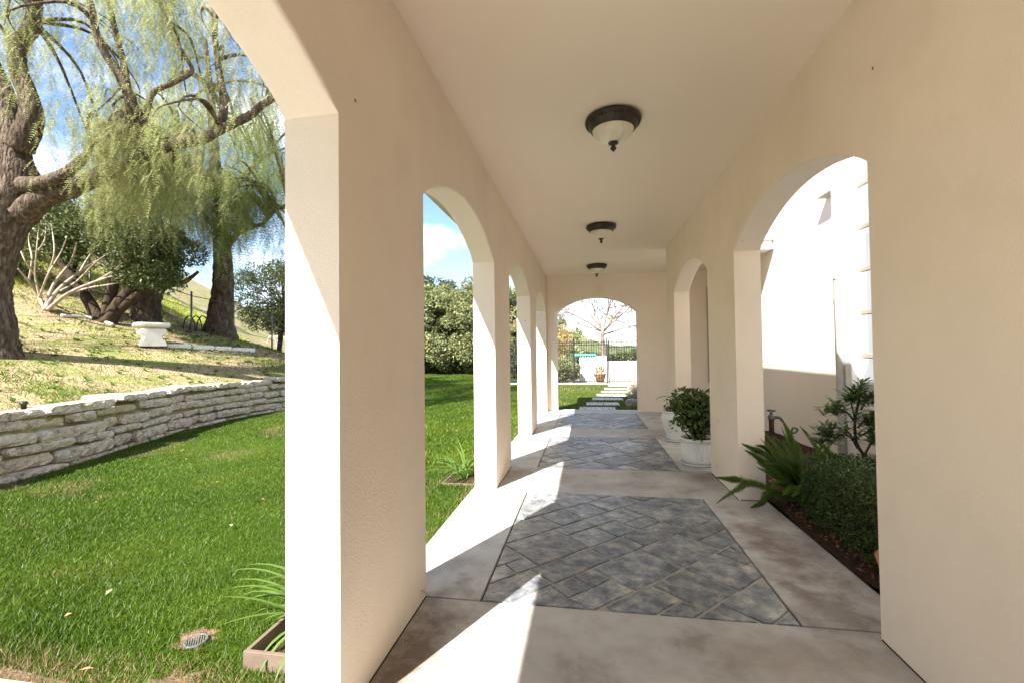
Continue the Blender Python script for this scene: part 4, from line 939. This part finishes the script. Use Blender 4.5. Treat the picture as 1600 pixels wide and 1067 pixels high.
for pl, ya, yb in zip(plumes, ys0, ys1):
    pts = [fo + np.array([random.uniform(-.06, .06), random.uniform(-.06, .06), 0])] + [on(x, y, 1, ya + (yb - ya) * (k / 3)) for k, (x, y) in enumerate(pl)][1:]
    for k_ in range(1, 4): pts[k_][2] = max(pts[k_][2], .045)
    st, V = plume([q - fo for q in pts]); o = st.build('plume', M['fernleaf'], fn)
    Fc = np.arange(len(V)).reshape(-1, 3); nd = big('needles', V, Fc, M['fernleaf'], o)

sb = np.array([2.5, 4.15, .05]); sh = empty('broadleaf_shrub', sb); tag(sh, 'open shrub with whorls of narrow leaves above the hedge', 'shrub')
tr = MB(); tips = []
stem = [(1375, 745), (1360, 725), (1345, 712), (1330, 708)]
def SP(px, py, y): return on(px, py, 1, y) - sb
base_ = np.array([0, 0, 0.])
for pts, y, r0 in (([(1372, 730), (1352, 712), (1338, 690), (1336, 655), (1342, 625), (1345, 600)], 4.3, .016), ([(1340, 700), (1328, 682), (1310, 678), (1292, 680)], 4.35, .009), ([(1336, 660), (1325, 645), (1312, 638), (1300, 632)], 4.3, .009),
                   ([(1338, 690), (1322, 672), (1308, 668), (1285, 668)], 4.4, .008), ([(1345, 640), (1352, 628), (1362, 615)], 4.25, .008), ([(1340, 668), (1352, 655), (1366, 648)], 4.2, .009), ([(1350, 712), (1362, 690), (1375, 672)], 4.15, .010), ([(1336, 655), (1330, 625), (1337, 612)], 4.3, .007), ([(1342, 680), (1358, 672), (1380, 640)], 4.2, .008)):
    P3 = [SP(x, yv, y) for x, yv in pts]
    if r0 > .012: P3 = [base_] + P3
    p, r = smooth_path(P3, [r0 * (1 - .6 * i / len(P3)) for i in range(len(P3))], 4); tr.tube(p, r, 6)
    tips += [p[-1], p[-3], p[-1] + np.array([.04, .03, .03]), p[int(len(p) * .7)], p[int(len(p) * .55)] + np.array([.03, 0, .04]), p[-2] + np.array([-.05, .02, -.02])]
tr.build('stems', M['bark_dark'], sh, True)
PP = []; DD = []
for tp_ in tips:
    ax_ = unit(np.array([random.uniform(-.4, .4), random.uniform(-.4, .4), 1])); 
    for k in range(15):
        a = k * 2.4; e = random.uniform(.05, .85); PP.append(tp_ + np.array([0, 0, -.012 * k * .5])); DD.append([math.cos(a) * math.cos(e), math.sin(a) * math.cos(e), math.sin(e) - .12])
PP = np.array(PP); DD = np.array(DD); V, Fc = leaves(PP, DD, RNG.uniform(.075, .125, len(PP)), RNG.uniform(.026, .040, len(PP)), np.tile([0, 0, 1.], (len(PP), 1)), .15); big('foliage', V, Fc, M['broad'], sh)

tapb = np.array([2.2, 6.0, .05]); tp = empty('hose_tap', tapb); tag(tp, 'dark garden tap standpipe with green hose behind the fern', 'tap')
MB().tube([(0, 0, -.05), (0, 0, .60)], .028, 10, .1).build('standpipe', M['bark_dark'], tp, True)
MB().lathe([(.03, .58), (.04, .60), (.04, .63), (.02, .65), (.015, .68)], 12).tube([(0, 0, .62), (.08, -.03, .62), (.11, -.04, .58)], .018, 8).build('valve', M['steel'], tp, True)
MB().lathe([(.045, .69), (.05, .70), (.045, .71)], 12).build('handle', M['bronze'], tp, True)
p, r = smooth_path([(.11, -.04, .58), (.17, -.05, .47), (.23, -.05, .44), (.27, -.05, .48), (.22, -.05, .50), (.20, -.05, .42), (.21, -.05, .25), (.16, -.08, .03), (-.1, -.1, .02)], [.012] * 9, 5); MB().tube(p, r, 8).build('hose', M['hose'], tp, True)
o = MB().lathe([(.001, .0), (.075, .0), (.10, .07), (.11, .075), (.11, .095), (.09, .095), (.085, .06)], 24, caps=False).build('terracotta_pot', M['terracotta'], None, True); o.location = (1.80, 3.43, .04); o.rotation_euler = (R(70), 0, R(60)); o.scale = (.8, .8, .8); o.location = (1.86, 3.36, .10); tag(o, 'small terracotta pot lying on its side under the hedge', 'pot')
n = 900; x = RNG.uniform(1.74, 2.1, n); y = RNG.uniform(2.7, 6.2, n); az = RNG.uniform(0, 6.28, n)
V, Fc = leaves(np.stack([x, y, np.full(n, .055)], 1), np.stack([np.cos(az), np.sin(az), RNG.uniform(-.2, .5, n)], 1), RNG.uniform(.02, .05, n), RNG.uniform(.012, .025, n), np.tile([0, 0, 1.], (n, 1)))
M['bed_litter'] = leafmat('bed_litter', [(.10, .05, .03), (.22, .12, .07), (.30, .16, .10)], .05, .8)
o = big('bed_litter', V, Fc, M['bed_litter']); o['kind'] = 'stuff'; o['label'] = 'brown leaf litter and bark in the planting bed'; o['category'] = 'leaves'

# ------------------------------------------------------------------ beyond the end archway
STL = ['first', 'second', 'third', 'fourth', 'fifth', 'sixth', 'seventh']
for i, (x0, x1, y0, y1) in enumerate(((-.23, .72, 11.98, 12.86), (-.05, .89, 13.10, 14.0), (.14, 1.10, 14.46, 15.4), (.31, 1.29, 15.74, 16.7), (.49, 1.46, 16.96, 17.95), (.66, 1.66, 18.38, 19.4), (.89, 1.88, 20.06, 21.0))):
    o = MB().box((-(x1 - x0) / 2, -(y1 - y0) * .36, -.12), ((x1 - x0) / 2, (y1 - y0) * .36, .004)).build('stepping_stone', M['steps'], bevel=.012); o.location = ((x0 + x1) / 2, (y0 + y1) / 2, LZ + .01); o.rotation_euler = (0, 0, random.uniform(-.02, .02))
    tag(o, 'pale concrete stepping slab in the grass, %s counted from the walkway end' % STL[i], 'stepping stone', 'stepping stones to the gate')
structure(MB().box((-4.5, 21.25, -.2), (6, 22.2, -.02)).build('kerb_strip', M['steps'], bevel=.01))
fc = empty('iron_fence', (-.6, 21.5, 0)); tag(fc, 'black wrought iron picket fence left of the gate post', 'fence')
gt = empty('iron_gate', (1.7, 21.5, 0)); tag(gt, 'black iron picket gate at the end of the stepping stones', 'gate')
def pick(parent, ox, x, z0, z1):
    mb = MB().box((x - ox - .013, -.009, z0), (x - ox + .013, .009, z1)); mb.add([(x - ox - .013, -.009, z1), (x - ox + .013, -.009, z1), (x - ox + .013, .009, z1), (x - ox - .013, .009, z1), (x - ox, 0, z1 + .09)], [(0, 1, 4), (1, 2, 4), (2, 3, 4), (3, 0, 4)])
    mb.build('picket', M['iron'], parent)
x = -4.4
while x < .86: pick(fc, -.6, x, .06, 1.96); x += .112
for z in (.10, 1.78, 1.89): MB().box((-3.85, -.016, z - .018), (1.46, .016, z + .018)).build('rail', M['iron'], fc)
for xp in (-4.45, -.62, .90): MB().box((xp + .6 - .032, -.032, 0), (xp + .6 + .032, .032, 2.1)).build('post', M['iron'], fc, bevel=.004)
x = 1.0
while x < 2.32: pick(gt, 1.7, x, .06, 1.96); x += .112
for z in (.10, 1.66, 1.89): MB().box((.955 - 1.7, -.016, z - .018), (2.36 - 1.7, .016, z + .018)).build('rail', M['iron'], gt)
for xp in (.965, 2.35): MB().box((xp - 1.7 - .02, -.02, .04), (xp - 1.7 + .02, .02, 1.97)).build('stile', M['iron'], gt, bevel=.003)
MB().box((1.66 - 1.7, -.02, 1.0), (1.70 - 1.7, .02, 1.66)).build('centre_bar', M['iron'], gt)
fc2 = empty('iron_fence', (4.2, 21.5, 0)); tag(fc2, 'black wrought iron picket fence panel on the hinge side of the gate', 'fence')
x = 2.5
while x < 5.9: pick(fc2, 4.2, x, .06, 1.96); x += .112
for z in (.10, 1.78, 1.89): MB().box((2.45 - 4.2, -.016, z - .018), (5.9 - 4.2, .016, z + .018)).build('rail', M['iron'], fc2)
MB().box((2.42 - 4.2 - .03, -.03, 0), (2.42 - 4.2 + .03, .03, 2.1)).build('post', M['iron'], fc2, bevel=.004)
wb = empty('white_block', (0, 24.3, 0)); tag(wb, 'white rendered block with a teal cover behind the iron fence', 'enclosure')
MB().box((-.42, 0, -.2), (1.02, 1.4, 1.22)).build('block', M['white'], wb, bevel=.02); MB().box((-.66, -.08, 1.225), (.46, 1.45, 1.34)).build('cover', M['teal'], wb, bevel=.03)
ww = MB().box((-1.2, -.1, -.3), (7, .1, .95)).build('garden_wall', M['white'], None, bevel=.02); ww.location = (2.24, 24.45, 0); tag(ww, 'low white rendered wall behind the iron gate', 'wall')
tpz = empty('terracotta_planter', (.62, 23.3, 0)); tag(tpz, 'terracotta planter with small plant in front of the white wall', 'planter')
MB().lathe([(.18, -.06), (.24, .1), (.3, .32), (.33, .34), (.33, .38), (.29, .38)], 24).build('pot', M['terracotta'], tpz, True)
V, Fc = clump_leaves([(0, 0, .5), (.1, 0, .58), (-.1, .05, .55)], [.17, .14, .14], 90, .09, .04); big('foliage', V, Fc, M['autumn'], tpz)
for (x, y, h, rad, lf, lab, sd_) in ((-2.6, 23.6, 1.25, .95, 'olive', 'low grey green hedge shrub behind the iron fence', 41), (-1.3, 23.5, 1.2, .85, 'olive', 'rounded grey green shrub beside the white block', 42), (-2.2, 26.5, 3.4, 1.3, 'autumn', 'olive and rust leaved shrub towering behind the fence', 43), (-4.2, 26, 3.6, 1.6, 'olive', 'tall pale shrub behind the fence end', 44)):
    bush_tree('garden_shrub', (x, y, -.1), h, rad, 26, 260, None, lab, 'shrub', lf, 'bark_dark', (.10, .06), .05, .0, 'shrubs behind the iron fence', 3, sd_)
for i, (x, y) in enumerate(((4.2, 60), (6.8, 66), (2.0, 72), (9.5, 62), (-.2, 68))):
    bush_tree('far_tree', (x, y, -.5), [1.3, 1.7, 1.4, 1.5, 1.6][i], [1.8, 2.2, 2.0, 1.9, 1.7][i], 20, 160, None, 'dark green tree far off beyond the white wall', 'tree', 'oak', 'bark_dark', (.3, .2), .15, .1, 'far trees beyond the white wall', 1, 60 + i)
# sycamore
sy = np.array([1.02, 30, -.15]); st = empty('sycamore_tree', sy); tag(st, 'nearly bare sycamore with pale trunk and a few orange leaves', 'tree')
tr = MB(); lp = []
rs = random.Random(17)
def grow(p, d, L, r, lev):
    pts = [p]; rr = [r]; dd = np.array(d); n = 5
    for i in range(n):
        dd = unit(dd + np.array([rs.uniform(-.16, .16), rs.uniform(-.16, .16), rs.uniform(-.10, .07)])); pts.append(pts[-1] + dd * L / n); rr.append(r * (1 - .55 * (i + 1) / n))
    tr.tube(pts, rr, 8 if lev < 2 else 4)
    if lev >= 5 or (lev == 4 and rs.random() < .3): lp.append(pts[-1]); return
    for k in range(3 if lev < 4 else 2):
        i = rs.randrange(2, n + 1); a = rs.uniform(0, 6.28); sd2 = unit(np.cross(dd, np.array([math.cos(a), math.sin(a), .3])))
        grow(pts[i], unit(dd * .8 + sd2 * rs.uniform(.5, .95)), L * rs.uniform(.58, .8), max(.026, rr[i] * .76), lev + 1)
    lp.append(pts[-1])
tr.tube([(0, 0, -.2), (.02, 0, 1.4), (-.03, 0, 2.6), (0, 0, 3.3)], [.20, .15, .13, .13], 12, .05)
for a, e, L, r in ((2.9, .35, 2.9, .065), (2.7, .75, 3.0, .07), (2.2, 1.15, 3.0, .065), (.9, 1.2, 3.2, .075), (.3, .8, 3.0, .07), (.15, .32, 3.0, .065), (3.6, .55, 2.8, .06), (5.4, .6, 2.8, .06), (1.6, .7, 2.6, .055)):
    grow(np.array([0, 0, rs.uniform(2.5, 3.2)]), np.array([math.cos(a) * math.cos(e), math.sin(a) * math.cos(e), math.sin(e)]), L, r, 1)
tr.build('trunk', M['bark_syc'], st, True)
lp = np.array(lp); k = RNG.integers(0, len(lp), 5200); P = lp[k] + RNG.normal(size=(5200, 3)) * .16
P = P[(fbm(P[:, 0] + 50, P[:, 2] + 50, 1.1, 5) > .45)]
V, Fc = leaves(P, rand_dir(len(P)) + np.array([0, 0, -.5]), RNG.uniform(.09, .17, len(P)), RNG.uniform(.08, .14, len(P))); big('crown', V, Fc, M['autumn'], st)
# rocks and dry plants right of the stepping stones
for i in range(7):
    o = rough_block(np.array([0, 0, 0]), rs.uniform(.22, .4), rs.uniform(.14, .24), rs.uniform(.2, .3), rs.uniform(0, 3), rs2); o.parent = None; o.name = 'garden_rock'; o.data.materials.clear(); o.data.materials.append(M['rockpile'])
    o.location = (1.3 + .5 * (i % 2) + rs.uniform(-.1, .1) + i * .06, 13.2 + i * .75, LZ + .08)
    tag(o, 'brown garden rock beside the stepping slabs, %s counted from the walkway end' % STL[i], 'rock', 'rocks beside the stepping stones')
n = 2600; x = RNG.normal(1.52, .12, n); y = RNG.uniform(14.2, 18.5, n); x += (y - 14) * .135
V, Fc, C = blades(x, y, np.full(n, LZ), RNG.uniform(.15, .55, n), RNG.uniform(.01, .025, n), np.array([[.50, .42, .30]]) * RNG.uniform(.6, 1.2, (n, 1)), 1.0)
o = big('dry_tussocks', V, Fc, M['blade'], col=C); o['kind'] = 'stuff'; o['label'] = 'straw coloured dry tussocks among the rocks'; o['category'] = 'grass'
